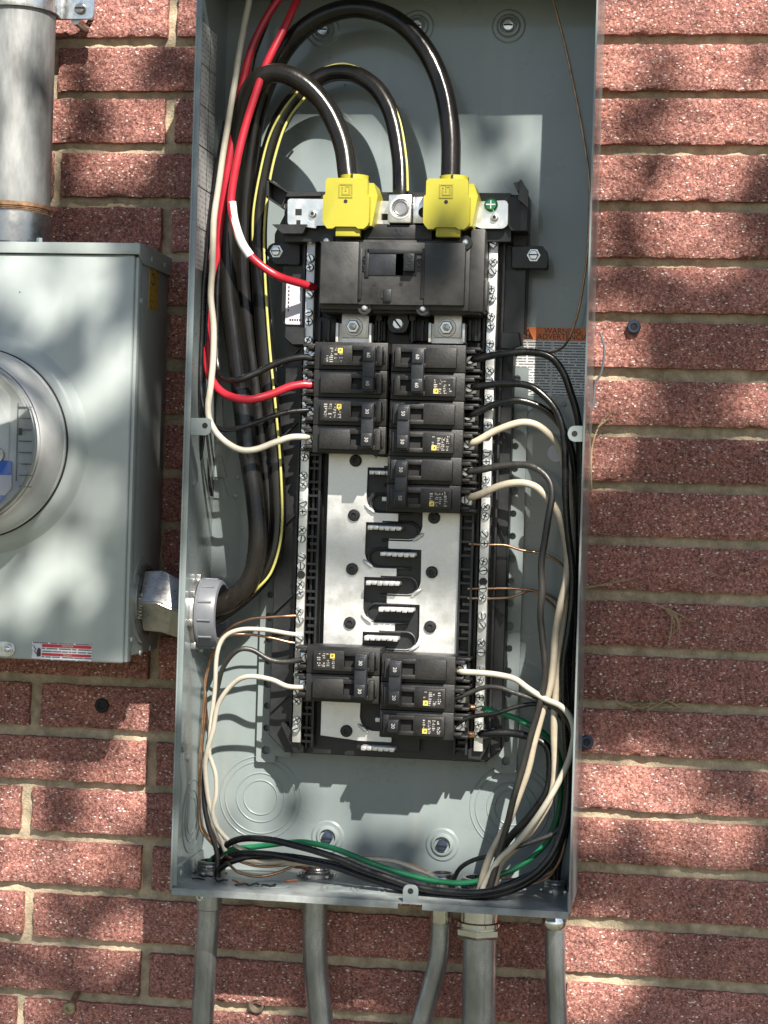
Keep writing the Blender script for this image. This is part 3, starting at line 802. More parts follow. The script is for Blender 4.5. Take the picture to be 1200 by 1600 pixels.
# neutral strap across the top, with its centre lug
ys = -0.0815
stp = MB()
stp.prism(rounded(poly_px([(449, 310), (531, 311), (531, 352), (494, 352), (494, 357), (449, 351)], ys), [0.003, 0, 0, 0, 0, 0.003], 4), ys, ys + 0.003, 0.0003)
stp.prism(rounded(poly_px([(585, 313), (610, 314), (610, 351), (585, 350)], ys), 0.0008, 2), ys, ys + 0.003, 0.0003)
stp.prism(rounded(poly_px([(737, 315), (790, 313), (794, 318), (793, 352), (786, 357), (752, 357), (737, 352)], ys), 0.002, 3), ys, ys + 0.003, 0.0003)
stp.box(P(500, 330, ys).x, P(760, 330, ys).x, ys + 0.003, ys + 0.006, P(630, 350, ys).z, P(630, 316, ys).z)
st = stp.build('neutral_strap', 'lug', inn)
for (x0, x1, y0, y1) in ((461.5, 471.5, 326.5, 336.5), (463, 469.5, 344, 353), (596, 606, 334, 344)):
    a, b, c, d = rect(x0, x1, y0, y1, ys); MB().box(a, b, ys - 0.0002, ys + 0.0005, c, d).build('square_hole', 'dark', st)
for px, py, mt, r in ((489, 334.5, 'zinc', 0.0036), (773, 340, 'zinc', 0.0036), (767.5, 320.5, 'greenscrew', 0.0062)):
    c = P(px, py, ys)
    s = MB().lathe(c, (0, -1, 0), [(r, 0), (r, 0.002), (r * 0.75, 0.0036), (0, 0.004)], 18).build('strap_screw', mt, st)
    if mt == 'greenscrew':
        MB().box(c.x - r * .7, c.x + r * .7, c.y - 0.0046, c.y - 0.0036, c.z - 0.0006, c.z + 0.0006).box(c.x - 0.0006, c.x + 0.0006, c.y - 0.0045, c.y - 0.0035, c.z - r * .6, c.z + r * .6).build('slot', 'lug', s)
    else:
        MB().cyl((c.x, c.y - 0.0043, c.z), (c.x, c.y - 0.0038, c.z), r * 0.45, 10).build('slot', 'dark', s)
a, b, c, d = rect(609, 644, 306, 350, -0.09)
lg = MB().box(a, b, -0.098, -0.070, c, d, 0.0007).build('neutral_lug', 'lug', inn)
cc = P(626, 325, -0.098)
MB().lathe((cc.x, -0.098, cc.z), (0, -1, 0), [(0.0098, -0.0002), (0.0098, 0.0008), (0.0084, 0.0008), (0.0078, -0.0002)], 32).build('lug_rim', 'alu', lg)
MB().lathe((cc.x, -0.0984, cc.z), (0, -1, 0), [(0.0078, 0.0004), (0.0066, -0.0004), (0.0062, 0.0008), (0.0058, 0.0008), (0.0052, -0.0002), (0, -0.0002)], 28).build('set_screw', 'cast', lg, ang=20)
a, b, c, d = rect(647, 664, 309, 350, -0.09)
lg = MB().box(a, b, -0.095, -0.075, c, d, 0.0006).build('neutral_lug', 'lug', inn)
cc = P(662, 332, -0.095)
MB().cyl((cc.x, -0.0952, cc.z), (cc.x, -0.0958, cc.z), 0.0048, 20).build('lug_bore', 'dark', lg)
# plate moulded with the letter N
a, b, c, d = rect(569, 676, 352, 376, -0.09)
np_ = MB().box(a, b, -0.094, -0.06, c, d, 0.0008).box(a + 0.002, b - 0.002, -0.0946, -0.094, c + 0.0015, c + 0.0025).build('neutral_plate', 'black', inn)
cc = P(622, 362, -0.0942); text('N', 'handle', np_, cc, 0.011, depth=0.0004)
# pale sticker at the left bar (its square code is left out)
a, b, c, d = rect(447, 480, 437, 507, -0.045)
stk = MB().prism(rrect(a, b, c, d, 0.0015), -0.0462, -0.0440).build('sticker', 'sticker', inn)
m = MB()
for k in range(7):
    zz = c + 0.012 + k * 0.0036; m.box(a + 0.002, a + 0.0032, -0.0464, -0.0462, zz, zz + 0.0022)
for k in range(6): m.box(a + 0.004 + k * 0.0023, a + 0.0055 + k * 0.0023, -0.0464, -0.0462, c + 0.003, c + 0.0052)
m.build('small_print', 'ink', stk)
# main-lug connectors under the main breaker
for (x0, x1, nx, ny) in ((530, 582, 553, 511), (674, 727, 698.5, 512.5)):
    a, b, c, d = rect(x0, x1, 486, 535, -0.066)
    s = MB().box(a + 0.003, b - 0.003, -0.070, -0.066, c + 0.004, d, 0.0005).box(a - 0.001, a + 0.0012, -0.078, -0.062, c - 0.001, d - 0.012, 0.0004).box(b - 0.0012, b + 0.001, -0.078, -0.062, c - 0.001, d - 0.012, 0.0004).box(a, b, -0.067, -0.064, c - 0.001, d - 0.012).build('main_connector', 'alu', inn)
    q = P(nx, ny, -0.070)
    MB().lathe(q, (0, -1, 0), [(0.0085, 0), (0.008, 0.0012), (0, 0.0014)], 28).build('washer', 'cast', s)
    MB().lathe(q, (0, -1, 0), [(0.0065, 0.0012), (0.0065, 0.0056), (0.0056, 0.0064), (0.0036, 0.0064), (0.0036, 0.004), (0, 0.004)], 6).build('nut', 'zinc', s, ang=25)
    MB().lathe(q, (0, -1, 0), [(0.0031, 0.002), (0.0031, 0.0105), (0, 0.011)], 14).build('stud', 'cast', s)
a, b, c, d = rect(606, 640, 488, 520, -0.066)
bx = MB().prism(rounded([(a + 0.003, c), (b - 0.003, c), (b, (c + d) / 2), (b - 0.003, d), (a + 0.003, d), (a, (c + d) / 2)], 0.002), -0.070, -0.044, 0.001).build('screw_boss', 'black', inn)
q = P(622, 506, -0.070); place(screw_mesh('boss_screw', 0.0054, 'zinc', 0.003, False), 'boss_screw', q, bx, (0, 0.9, 0))
m = MB()
for px in (594, 646):
    m = MB(); q = P(px, 498, -0.06); m.cyl((q.x, -0.068, q.z), (q.x, -0.044, q.z), 0.003, 14); m.box(q.x - 0.0008, q.x + 0.0008, -0.066, -0.044, P(px, 535, -0.06).z, q.z)
    m.build('pin_post', 'black', inn)
for px0, px1 in ((492, 527), (583, 604), (640, 672), (729, 752)):
    a, b, c, d = rect(px0, px1, 496, 534, -0.05); m = MB().box(a, b, -0.055, -0.044, c, d, 0.001)
    for k in range(2): m.box(a + (b - a) * (0.25 + 0.4 * k), a + (b - a) * (0.25 + 0.4 * k) + 0.002, -0.060, -0.05, c, d - 0.004)
    m.build('divider', 'black', inn)

# ------------------------------------------------------------------ main breaker
ymb = -0.107
a, b, c, d = rect(500, 726, 378, 476, ymb)
mbk = thing('main_breaker', 'wide black 200 amp main breaker with single sliding handle under the yellow lug covers', 'circuit breaker', ((a + b) / 2, -0.05, c))
bd = MB()
# stepped front: two side pads and a recessed middle
ma, mb2 = P(560, 420, ymb).x, P(663, 420, ymb).x
bd.box(a, ma, ymb, -0.09, c, d, 0.0012)
bd.box(mb2, b, ymb, -0.09, c, d, 0.0012)
bd.box(ma, mb2, ymb + 0.0022, -0.09, c, d, 0.0006)
bd.box(a - 0.0015, b + 0.0035, -0.0985, -0.085, c - 0.004, d + 0.003, 0.0012)
bd.box(a - 0.002, b + 0.012, -0.088, -0.05, c - 0.006, d + 0.006, 0.0012)
bd.box(b + 0.003, b + 0.016, -0.094, -0.05, c - 0.004, d + 0.014, 0.001)
bd.box(b + 0.015, b + 0.0185, -0.082, -0.05, c - 0.002, c + 0.026, 0.001)
bd.build('body', 'maincase', mbk)
for px, py in ((511, 376), (727, 379), (570, 481), (661, 482.5)):
    q = P(px, py, -0.1)
    bo = MB().cyl((q.x, -0.101, q.z), (q.x, -0.085, q.z), 0.0062, 18).build('screw_collar', 'black', mbk)
    MB().lathe((q.x, -0.101, q.z), (0, -1, 0), [(0.0028, 0), (0.0028, 0.0012), (0.0018, 0.0022), (0, 0.0024)], 14).build('screw', 'zinc', bo)
m = MB()
ra, rb, rc, rd = rect(576, 630, 396, 430, ymb)
m.box(ra - 0.002, rb + 0.017, ymb + 0.0004, ymb + 0.0024, rd, rd + 0.004, 0.0004)
m.box(ra - 0.0035, ra, ymb + 0.0004, ymb + 0.0024, rc - 0.002, rd + 0.004, 0.0004)
m.box(ma, ra - 0.006, ymb - 0.0002, ymb + 0.0024, c + 0.004, d - 0.006, 0.0005)
q0, q1, q2, q3 = rect(658, 664, 388, 466, ymb)
m.build('slide_frame', 'black', mbk)
MB().box(ra, rb, ymb + 0.0012, ymb + 0.002, rc, rd, 0.0003).build('slide_plate', 'handle', mbk)
MB().box(q0, q1, ymb + 0.0008, ymb + 0.0021, q2, q3).build('side_slot', 'dark', mbk)
ha, hb, hc, hd = rect(632, 649, 397, 425, ymb)
MB().box(hb - 0.018, hb + 0.001, ymb + 0.0012, ymb + 0.0021, hc - 0.003, hd + 0.001).build('handle_slot', 'dark', mbk)
hn = MB().box(ha, hb, ymb - 0.007, ymb + 0.0015, hc, hd, 0.001).build('handle', 'black', mbk)
text('200', 'handle', hn, ((ha + hb) / 2, ymb - 0.0072, (hc + hd) / 2), 0.0085, (R(90), R(90), 0), depth=0.0003)
q = P(569, 412, ymb); text('O/OFF', 'handle', mbk, (q.x, ymb + 0.0012, q.z), 0.0052, (R(90), R(90), 0), depth=0.0006)
q = P(654.5, 413, ymb); text('I/ON', 'handle', mbk, (q.x, ymb + 0.0012, q.z), 0.0052, (R(90), R(90), 0), depth=0.0006)
for px in (584.5, 626):
    q = P(px, 443, ymb); MB().cyl((q.x, ymb + 0.0016, q.z), (q.x, ymb + 0.0022, q.z), 0.0016, 14).build('test_hole', 'dark', mbk)
q0, q1, q2, q3 = rect(599, 611, 452, 466, ymb); MB().box(q0, q1, ymb - 0.0003, ymb + 0.002, q2 - 0.003, q3, 0.0005).box(q0 - 0.0025, q0, ymb + 0.0012, ymb + 0.002, q2, q3).build('latch', 'black', mbk)

# ------------------------------------------------------------------ yellow lug covers
def lug_cover(dx, dy, lb):
    yf = -0.114
    x0, x1, z0, z1 = rect(504.5 + dx, 577 + dx, 278 + dy, 357 + dy, yf)
    t = thing('lug_cover', lb, 'lug cover', ((x0 + x1) / 2, -0.07, z0), 'yellow covers on the main lugs')
    m = MB()
    m.prism(rounded([(x0 + 0.002, z0 + 0.003), (x0 + 0.0045, z0), (x0 + 0.0095, z0), (x0 + 0.012, z0 + 0.0018), (x1 - 0.012, z0 + 0.0018), (x1 - 0.0095, z0), (x1 - 0.0045, z0), (x1 - 0.001, z0 + 0.003), (x1, z0 + 0.006), (x1, z1 - 0.016), (x1 - 0.002, z1 - 0.0145), (x1 - 0.002, z1 - 0.002), (x1 - 0.004, z1), (x0 + 0.004, z1), (x0 + 0.002, z1 - 0.002), (x0 + 0.002, z1 - 0.0145), (x0, z1 - 0.016), (x0, z0 + 0.006)], 0.0006, 2), yf, yf + 0.009)
    m.prism([(x0 + 0.003, z0 + 0.004), (x1 + 0.0015, z0 + 0.004), (x1 + 0.006, z1 - 0.014), (x1 + 0.002, z1 - 0.003), (x0 + 0.003, z1 - 0.003)], yf + 0.009, -0.072)
    m.build('shell', 'yellow', t)
    cx = P(549 + dx, 275 + dy, yf).x
    m = MB()
    for s in (-1, 1):
        m.lathe((cx, yf + 0.018, z1 - 0.004), (0, 0, 1), [(0.0132, 0), (0.0132, 0.0085), (0.011, 0.0085), (0.011, 0)], 20, R(90) if 0 else (R(-80) if s > 0 else R(100)), R(80) if s > 0 else R(260))
    cl = m.build('collar', 'yellow', t)
    MB().box(cx - 0.001, cx + 0.0006, yf + 0.0035, yf + 0.0062, z1 - 0.001, z1 + 0.0042).build('collar_slit', 'dark', cl)
    a, b, c, d = rect(523 + dx, 561 + dx, 356 + dy, 368 + dy, yf)
    MB().box(a, b, yf + 0.004, yf + 0.012, c, d + 0.004, 0.0005).build('tongue', 'yellow', t)
    a, b, c, d = rect(529.5 + dx, 551 + dx, 287 + dy, 309 + dy, yf)
    e = 0.0011
    m = MB()
    for (p, q, r, s) in ((a, b, c, c + e), (a, b, d - e, d), (a, a + e, c + e, d - e), (b - e, b, c + e, d - e)): m.box(p, q, yf - 0.0007, yf, r, s)
    w_, h_ = b - a, d - c
    for (p, q, r, s) in ((0.2, 0.32, 0.2, 0.62), (0.2, 0.32, 0.7, 0.8), (0.32, 0.84, 0.2, 0.3), (0.72, 0.84, 0.3, 0.78), (0.45, 0.84, 0.78, 0.88), (0.45, 0.55, 0.45, 0.78)):
        m.box(a + p * w_, a + q * w_, yf - 0.0006, yf, c + r * h_, c + s * h_)
    m.build('logo_relief', 'yellowdark', t)
    q = P(540 + dx, 314.5 + dy, yf)
    MB().cyl((q.x, yf - 0.0002, q.z), (q.x, yf + 0.001, q.z), 0.0018, 16).build('probe_hole', 'dark', t)
lug_cover(0, 0, 'yellow plastic lug cover on the feeder cable between silver strap end and centre lug')
lug_cover(157, 1, 'yellow plastic lug cover on the feeder cable beside the green ground screw')

# ------------------------------------------------------------------ branch breakers
def breaker(px0, pxmid_y, poles, left, rating, out, lb):
    """inner end at photo point (px0, y); the left ones are turned half round"""
    p = P(px0, pxmid_y, -0.095)
    t = thing('circuit_breaker', lb, 'circuit breaker', (p.x, Y_BUS - 0.001, p.z), 'branch breakers on the bus', (0, math.pi if left else 0, 0))
    pit = 0.0254; H = poles * pit / 2
    L1 = 0.0675
    body = MB()
    cases = []
    for k in range(poles):
        zc = (k - (poles - 1) / 2) * pit
        h = pit / 2 - 0.0002
        body.box(0, L1, -0.036, 0.0, zc - h, zc + h, 0.0008)
        e = -0.0425
        ph = 0.0090
        wx0, wx1, wh = 0.0095, 0.0315, 0.0050
        body.box(0.004, wx0, e, -0.035, zc - ph, zc + ph, 0.0006)
        body.box(wx1, 0.060, e, -0.035, zc - ph, zc + ph, 0.0006)
        body.box(wx0 - 0.001, wx1 + 0.001, e + 0.00005, -0.035, zc + wh, zc + ph - 0.00002, 0.0003)
        body.box(wx0 - 0.001, wx1 + 0.001, e + 0.00005, -0.035, zc - ph + 0.00002, zc - wh, 0.0003)
        body.box(0.0015, 0.0034, -0.0385, -0.035, zc - 0.006, zc + 0.006, 0.0003)
        # terminal pocket
        body.box(L1, L1 + 0.0125, -0.028, -0.002, zc + 0.0085, zc + 0.0112, 0.0006)
        body.box(L1, L1 + 0.0125, -0.028, -0.002, zc - 0.0112, zc - 0.0085, 0.0006)
        body.box(L1 - 0.001, L1 + 0.0105, -0.014, -0.002, zc - 0.009, zc + 0.009)
        body.box(L1 - 0.001, L1 + 0.008, -0.033, -0.012, zc + 0.0055, zc + 0.0088, 0.0006)
        body.box(L1 - 0.001, L1 + 0.007, -0.031, -0.012, zc - 0.0092, zc - 0.0062, 0.0006)
    body.build('case', 'dusty', t)
    hx0, hx1 = (0.0212, 0.0310) if out else (0.0100, 0.0198)
    for k in range(poles):
        zc = (k - (poles - 1) / 2) * pit
        MB().box(0.0095, 0.0315, -0.0372, -0.0362, zc - 0.005, zc + 0.005).build('handle_slot', 'dark', t)
        hd = MB().box(hx0, hx1, -0.0535, -0.036, zc - 0.0058, zc + 0.0058, 0.0007).build('handle', 'handle', t)
        if rating: text(rating, 'whiteink', hd, ((hx0 + hx1) / 2, -0.0536, zc), 0.0046, (R(90), R(90 if not left else -90), 0) if True else None)
        s = MB().box(L1 + 0.0005, L1 + 0.0085, -0.0215, -0.015, zc - 0.0048, zc + 0.0048, 0.0004).build('terminal_plate', 'zinc', t)
        place(TSC, 'terminal_screw', (L1 + 0.0028, -0.0215, zc), s, (0, random.uniform(0, 3), 0))
    if poles == 2:
        MB().box(hx0 - 0.0006, hx1 + 0.0006, -0.0515, -0.0432, -H + 0.0052, H - 0.0052, 0.0006).build('handle_tie', 'handle', t)
    # printed rating block on the lower pole
    zc = -(poles - 1) / 2 * pit
    lbm = MB()
    random.seed(px0 * 7 + poles)
    pr = MB().box(0.0395, 0.0575, -0.0427, -0.0424, zc - 0.0070, zc + 0.0070).build('rating_label', 'dusty', t)
    ink = MB()
    for col, xx in enumerate((0.0405, 0.0452, 0.0492, 0.0535)):
        z = zc - 0.0066 + (0.0048 if col == 0 else 0)
        while z < zc + 0.0055:
            hh = random.uniform(0.0005, 0.0013); ww = random.uniform(0.0012, 0.0034)
            if random.random() < 0.78: 
                n = random.randint(3, 6)
                for q in range(n):
                    if random.random() < 0.8: ink.box(xx + ww * q / n, xx + ww * (q + 0.6) / n, -0.0429, -0.0427, z, z + hh)
            z += hh + random.uniform(0.0004, 0.0012)
    ink.build('rating_print', 'whiteink', pr)
    y = MB()
    for (p_, q_, r_, s_) in ((0.0402, 0.0446, -0.0066, -0.0053), (0.0402, 0.0446, -0.0035, -0.0022), (0.0402, 0.0413, -0.0053, -0.0035), (0.0433, 0.0446, -0.0053, -0.0035), (0.0413, 0.0422, -0.0049, -0.0035)):
        y.box(p_, q_, -0.0429, -0.0427, zc + r_, zc + s_)
    y.build('yellow_mark', 'yellowink', pr)
    return t
TSC = screw_mesh('terminal_screw', 0.0042, 'cast', 0.004, False)
breaker(604.5, 579, 2, True, '60', False, 'two-pole 60 breaker under the silver connector, red wire on its terminal')
breaker(602.5, 666.5, 2, True, '30', False, 'two-pole 30 breaker below the 60 one, thin black and white wires in it')
breaker(610.5, 580.5, 2, False, '60', True, 'two-pole 60 breaker with two thick black wires, its handle tie set outwards')
breaker(607.5, 668.5, 2, False, '50', False, 'two-pole 50 breaker with one black and one thick cream wire')
breaker(604, 755.5, 2, False, '50', False, 'two-pole 50 breaker right above the open bus, cream wire at its lower pole')
breaker(592, 1057, 2, True, '30', False, 'two-pole 30 breaker below the open bus, white wire in its lower pole')
breaker(594.5, 1065, 2, False, '20', False, 'two-pole 20 breaker with a white wire looping from its upper pole')
breaker(592.5, 1130.5, 1, False, '20', False, 'single-pole 20 breaker at the foot of the bus with one thin black wire')
random.seed(11)

# ------------------------------------------------------------------ cables and wires
def wire(name, label, cat, pts, rpx, mat, Y=None, group=None, seg=12):
    ps = path(pts, Y)
    r = rpx * px_m(600, 800, -0.07)
    if mat in ('white', 'cream', 'insul', 'scuffed', 'red', 'green', 'copper'):
        for i in range(2, len(ps) - 2):
            q = ps[i]; ps[i] = q + Vector((noise.noise(q * 24), noise.noise(q * 24 + Vector((7, 7, 7))) * .6, noise.noise(q * 24 + Vector((3, 9, 1))))) * (r * 0.42)
    o = MB().tube(ps, r, seg).build(name, mat, None, ang=80)
    return tag(o, label, cat, group)
G1 = 'heavy feeder cables'
fa = wire('feeder_cable', 'heavy black feeder cable arching lowest into the yellow cover next to the centre lug', 'cable',
     [(546, 290, -0.094), (543, 272, -0.092), (536, 226, -0.085), (515, 176, -0.08), (483, 137, -0.08), (446, 116, -0.08), (412, 118, -0.078), (387, 150, -0.07), (372, 215, -0.06), (361, 300, -0.055), (356, 380, -0.055), (357, 450, -0.057), (365, 520, -0.061), (375, 600, -0.066), (387, 700, -0.07), (399, 780, -0.074), (403, 850, -0.076), (390, 908, -0.074), (352, 944, -0.068), (300, 958, -0.062)], 15.5, 'heavy', group=G1)
fb = wire('feeder_cable', 'heavy black feeder cable in the tallest arch, ending at the cover by the green screw', 'cable',
     [(703, 290, -0.094), (704, 272, -0.092), (704, 210, -0.086), (694, 145, -0.08), (672, 90, -0.076), (640, 48, -0.072), (600, 22, -0.07), (550, 13, -0.068), (500, 28, -0.064), (457, 62, -0.058), (425, 112, -0.05), (403, 170, -0.043), (391, 240, -0.042), (384, 320, -0.042), (381, 420, -0.042), (389, 520, -0.045), (401, 620, -0.05), (413, 720, -0.052), (421, 800, -0.054), (413, 865, -0.053), (385, 915, -0.05), (335, 948, -0.05), (300, 952, -0.05)], 15.0, 'heavy', group=G1)
fc = wire('feeder_cable', 'heavy black neutral cable with yellow stripes curving to the bare centre lug', 'cable',
     [(627, 318, -0.083), (627, 300, -0.083), (625, 245, -0.075), (612, 180, -0.066), (590, 140, -0.06), (560, 118, -0.056), (530, 113, -0.054), (500, 121, -0.052), (468, 146, -0.05), (442, 182, -0.05), (424, 225, -0.05), (411, 285, -0.05), (404, 360, -0.05), (407, 450, -0.052), (415, 550, -0.054), (424, 640, -0.056), (432, 740, -0.058), (433, 830, -0.06), (418, 888, -0.062), (385, 928, -0.062), (335, 966, -0.06), (300, 968, -0.06)], 13.5, 'heavy', group=G1)
def stripe_on(parent, pts, rpx, Y=None):
    r = rpx * px_m(600, 800, -0.07)
    MB().tube(path(pts, Y), r, 6).build('stripe', 'stripe', parent, ang=80)
stripe_on(fc, [(637, 298, -0.089), (635, 250, -0.082), (625, 190, -0.072), (606, 148, -0.066), (580, 117, -0.06), (548, 102, -0.058), (525, 101, -0.057), (497, 112, -0.057), (467, 141, -0.058), (440, 176, -0.059), (420, 216, -0.059), (406, 271, -0.059), (396, 330, -0.059), (395, 380, -0.055), (398, 420, -0.048)], 2.0)
stripe_on(fc, [(480, 148, -0.056), (452, 184, -0.057), (435, 226, -0.058), (421, 285, -0.058), (413, 360, -0.059), (415, 450, -0.061), (422, 550, -0.063), (431, 640, -0.066), (439, 740, -0.067), (440, 830, -0.069), (426, 889, -0.071), (404, 918, -0.07), (380, 938, -0.06)], 2.2)
def band(parent, pts, rpx, mat='tape'):
    r = rpx * px_m(600, 800, -0.07)
    MB().tube(path(pts), r, 16).build('tape_band', mat, parent, ang=50)
band(fa, [(377, 612, -0.0667), (379, 630, -0.0675), (382, 652, -0.0684), (387, 704, -0.0702)], 16.1)
band(fc, [(452, 166, -0.05), (442, 182, -0.05), (436, 194, -0.05)], 14.3)
band(fc, [(430, 716, -0.0575), (430.6, 724, -0.0577)], 14.1)
band(fb, [(412.5, 715, -0.0519), (413.5, 722, -0.0521)], 15.6)

# left gutter
wl = 'wires in the left gutter'
wire('wire', 'white wire running down beside the left wall and looping up into a 30 breaker', 'wire', [(391, -8, -0.06), (383, 30), (375, 75), (363, 150, -0.075), (353, 215), (342, 285), (334, 344, -0.085), (332, 425), (330.5, 470), (334, 515), (334, 555, -0.092), (330, 605), (326, 635, -0.095), (329, 658), (345, 683), (373, 701, -0.1), (400, 702), (430, 691), (456, 682, -0.09), (488, 682, -0.08)], 5.0, 'white')
wr = wire('wire', 'thick red wire with white tape wrapped below its bend, ending at the left neutral bar', 'wire', [(468, -8, -0.06), (460, 8), (446, 40), (425, 82, -0.08), (405, 132), (386, 190), (371, 250, -0.09), (362, 310), (366, 345, -0.092), (377, 378), (392, 401), (410, 417), (432, 430, -0.085), (456, 439), (480, 446, -0.066), (492, 449, -0.060)], 6.2, 'red')
band(wr, [(362, 316, -0.0908), (366, 345, -0.092), (377, 378, -0.0905), (391, 400, -0.089)], 7.0, 'whitetape')
wire('wire', 'thick red wire from the dark top corner looping under to the upper 60 breaker', 'wire', [(440, -8, -0.055), (415, 30), (396, 68), (383, 110, -0.06), (374, 160), (364, 215), (353, 280, -0.066), (345, 340), (340, 400, -0.06), (330, 450), (322, 500, -0.06), (322, 560), (331, 592, -0.08), (352, 615), (385, 625, -0.096), (420, 618), (455, 605), (490, 601, -0.082)], 6.4, 'red')
wire('wire', 'black wire between the two red ones that turns up into the upper 60 breaker', 'wire', [(432, -6, -0.05), (412, 45), (396, 85), (388, 120, -0.05), (376, 170), (362, 240, -0.05), (350, 330), (342, 430), (338, 520), (340, 572, -0.07), (348, 589), (370, 595, -0.088), (400, 583), (430, 568), (460, 560), (492, 560, -0.08)], 5.2, 'insul')
wire('wire', 'thin black wire along the left wall bending over the feeders to the 30 breaker', 'wire', [(352, 190, -0.07), (338, 280), (326, 360), (320, 430), (315, 520, -0.08), (314, 600), (322, 650), (345, 670, -0.09), (380, 666, -0.095), (420, 652), (452, 643), (490, 640, -0.08)], 4.0, 'insul')
wire('wire', 'thin black wire loop hugging the left wall behind the white wire', 'wire', [(340, 330, -0.06), (329, 420), (322, 500), (317, 590, -0.07), (311, 690), (311, 718), (316, 700), (322, 640, -0.06), (326, 600)], 2.8, 'insul')
wire('wire', 'thin black wire dropping behind the cream loop near the folded strip', 'wire', [(330, 500, -0.05), (322, 590), (318, 660), (324, 730), (331, 775, -0.03)], 2.5, 'insul')
# lower left
wire('ground_wire', 'bare copper wire highest of those reaching the left bar above the lower breaker', 'wire', [(470, 962, -0.06), (445, 963, -0.064), (415, 965), (393, 967), (370, 975), (356, 984, -0.06), (340, 1003), (325, 1040, -0.05), (321, 1090), (325, 1150), (318, 1200), (317, 1240), (330, 1290), (345, 1325), (352, 1340, -0.045), (350, 1362)], 2.0, 'copper')
wire('wire', 'white wire from the left bar passing under the grey bushing to the floor', 'wire', [(468, 992, -0.06), (450, 990, -0.066), (412, 984), (375, 984, -0.08), (350, 996), (339, 1024, -0.08), (335, 1080), (329, 1136), (326, 1175, -0.07), (330, 1190), (337, 1212), (338, 1243), (333, 1268), (338, 1290), (357, 1314, -0.06), (380, 1328), (410, 1338), (440, 1345, -0.05), (480, 1346)], 3.5, 'white')
wire('ground_wire', 'bright bare copper wire just under the white wire at the left bar', 'wire', [(470, 1006, -0.06), (450, 1003, -0.064), (425, 997), (394, 992), (362, 992, -0.07), (345, 1003), (330, 1030, -0.05), (320, 1065), (322, 1100), (316, 1160), (312, 1220, -0.05), (312, 1270), (318, 1295), (335, 1322), (343, 1334, -0.045), (345, 1362)], 2.1, 'copper')
wire('wire', 'scuffed black wire arching from the lower 30 breaker down the left wall', 'wire', [(480, 1029, -0.08), (450, 1034, -0.08), (422, 1031), (394, 1015), (371, 1016, -0.085), (350, 1041), (340, 1072, -0.075), (333, 1120), (322, 1180), (318, 1240, -0.06), (326, 1290), (338, 1330), (340, 1362)], 4.0, 'scuffed')
wire('wire', 'white wire with a rounded bend into the lower pole of the lower 30 breaker', 'wire', [(482, 1074, -0.08), (450, 1072, -0.084), (424, 1062), (386, 1057, -0.09), (361, 1071), (341, 1100), (333, 1140, -0.075), (324, 1170), (320, 1200), (326, 1250), (340, 1295, -0.06), (352, 1330)], 3.9, 'white')
wire('ground_wire', 'bare copper wire loop close to the left wall tied above the floor', 'wire', [(336, 1010, -0.05), (323, 1060), (316, 1130), (311, 1200), (311, 1260), (313, 1292), (322, 1308), (340, 1328), (352, 1345)], 2.0, 'copper')
# right gutter
wire('cable', 'black cable leaving the outward 60 breaker top pole in the highest right bend', 'wire', [(738, 562, -0.08), (750, 561, -0.084), (787, 553.5, -0.09), (825, 550), (859, 558), (882, 584), (894, 618), (903, 656, -0.085), (908, 700), (907, 760), (905, 850, -0.075), (903, 950), (900, 1060), (896, 1150), (891, 1240, -0.075), (880, 1300), (858, 1350), (815, 1385), (757, 1400, -0.09), (690, 1401), (620, 1386), (560, 1367), (500, 1349), (450, 1339, -0.07), (400, 1333), (365, 1336), (343, 1352, -0.05), (338, 1375)], 5.6, 'insul', group='black cables swept round the right gutter')
wire('cable', 'black cable with glossy edge from the second pole of the outward 60 breaker', 'wire', [(738, 605, -0.08), (750, 604.7, -0.084), (787, 601, -0.09), (821, 602), (844, 613), (866, 637), (878, 667), (883, 705, -0.095), (883, 765), (888, 830), (895, 900, -0.09), (889, 980), (880, 1050), (882, 1130), (888, 1210, -0.09), (883, 1280), (862, 1335), (822, 1374), (760, 1393, -0.1), (700, 1394), (640, 1382), (580, 1362), (530, 1344), (480, 1325, -0.085), (440, 1314), (400, 1309), (370, 1312), (346, 1327), (333, 1350, -0.05), (331, 1375)], 5.4, 'insul', group='black cables swept round the right gutter')
wire('cable', 'black cable dipping behind its neighbour from the upper 50 breaker', 'wire', [(728, 649, -0.08), (746, 645, -0.084), (771, 633), (804, 626, -0.088), (835, 632), (860, 646), (880, 672, -0.08), (893, 706), (900, 770), (901, 850, -0.06), (895, 950), (886, 1040), (893, 1140), (893, 1230, -0.06), (880, 1300), (850, 1350), (805, 1378), (745, 1394, -0.075), (660, 1388), (590, 1372), (530, 1352), (470, 1340, -0.06), (410, 1337), (370, 1343), (342, 1358), (340, 1375)], 5.4, 'insul', group='black cables swept round the right gutter')
wire('wire', 'thick cream wire from the upper 50 breaker', 'wire', [(733, 693, -0.078), (744, 690, -0.084), (776, 672), (811, 660, -0.088), (835, 662), (855, 676), (873, 699), (885, 741, -0.078), (891, 790), (893, 850), (886, 930, -0.08), (878, 1000), (871, 1057), (867, 1107, -0.09), (866, 1145), (868, 1195), (862, 1243), (840, 1283), (807, 1323), (779, 1355), (771, 1395, -0.07)], 5.6, 'cream', group='cream wires in the right gutter')
wire('wire', 'worn black cable with frayed grey scuffs from the lower 50 breaker', 'wire', [(728, 737, -0.078), (741, 735, -0.084), (776, 729), (811, 727, -0.09), (836, 731), (855, 747), (862, 773), (857, 808, -0.1), (851, 845), (846, 880), (846, 920), (843, 960), (847, 995), (851, 1032, -0.1), (850, 1068), (841, 1110), (829, 1150), (815, 1205), (800, 1257), (787, 1310, -0.085), (768, 1378), (764, 1395)], 5.3, 'scuffed')
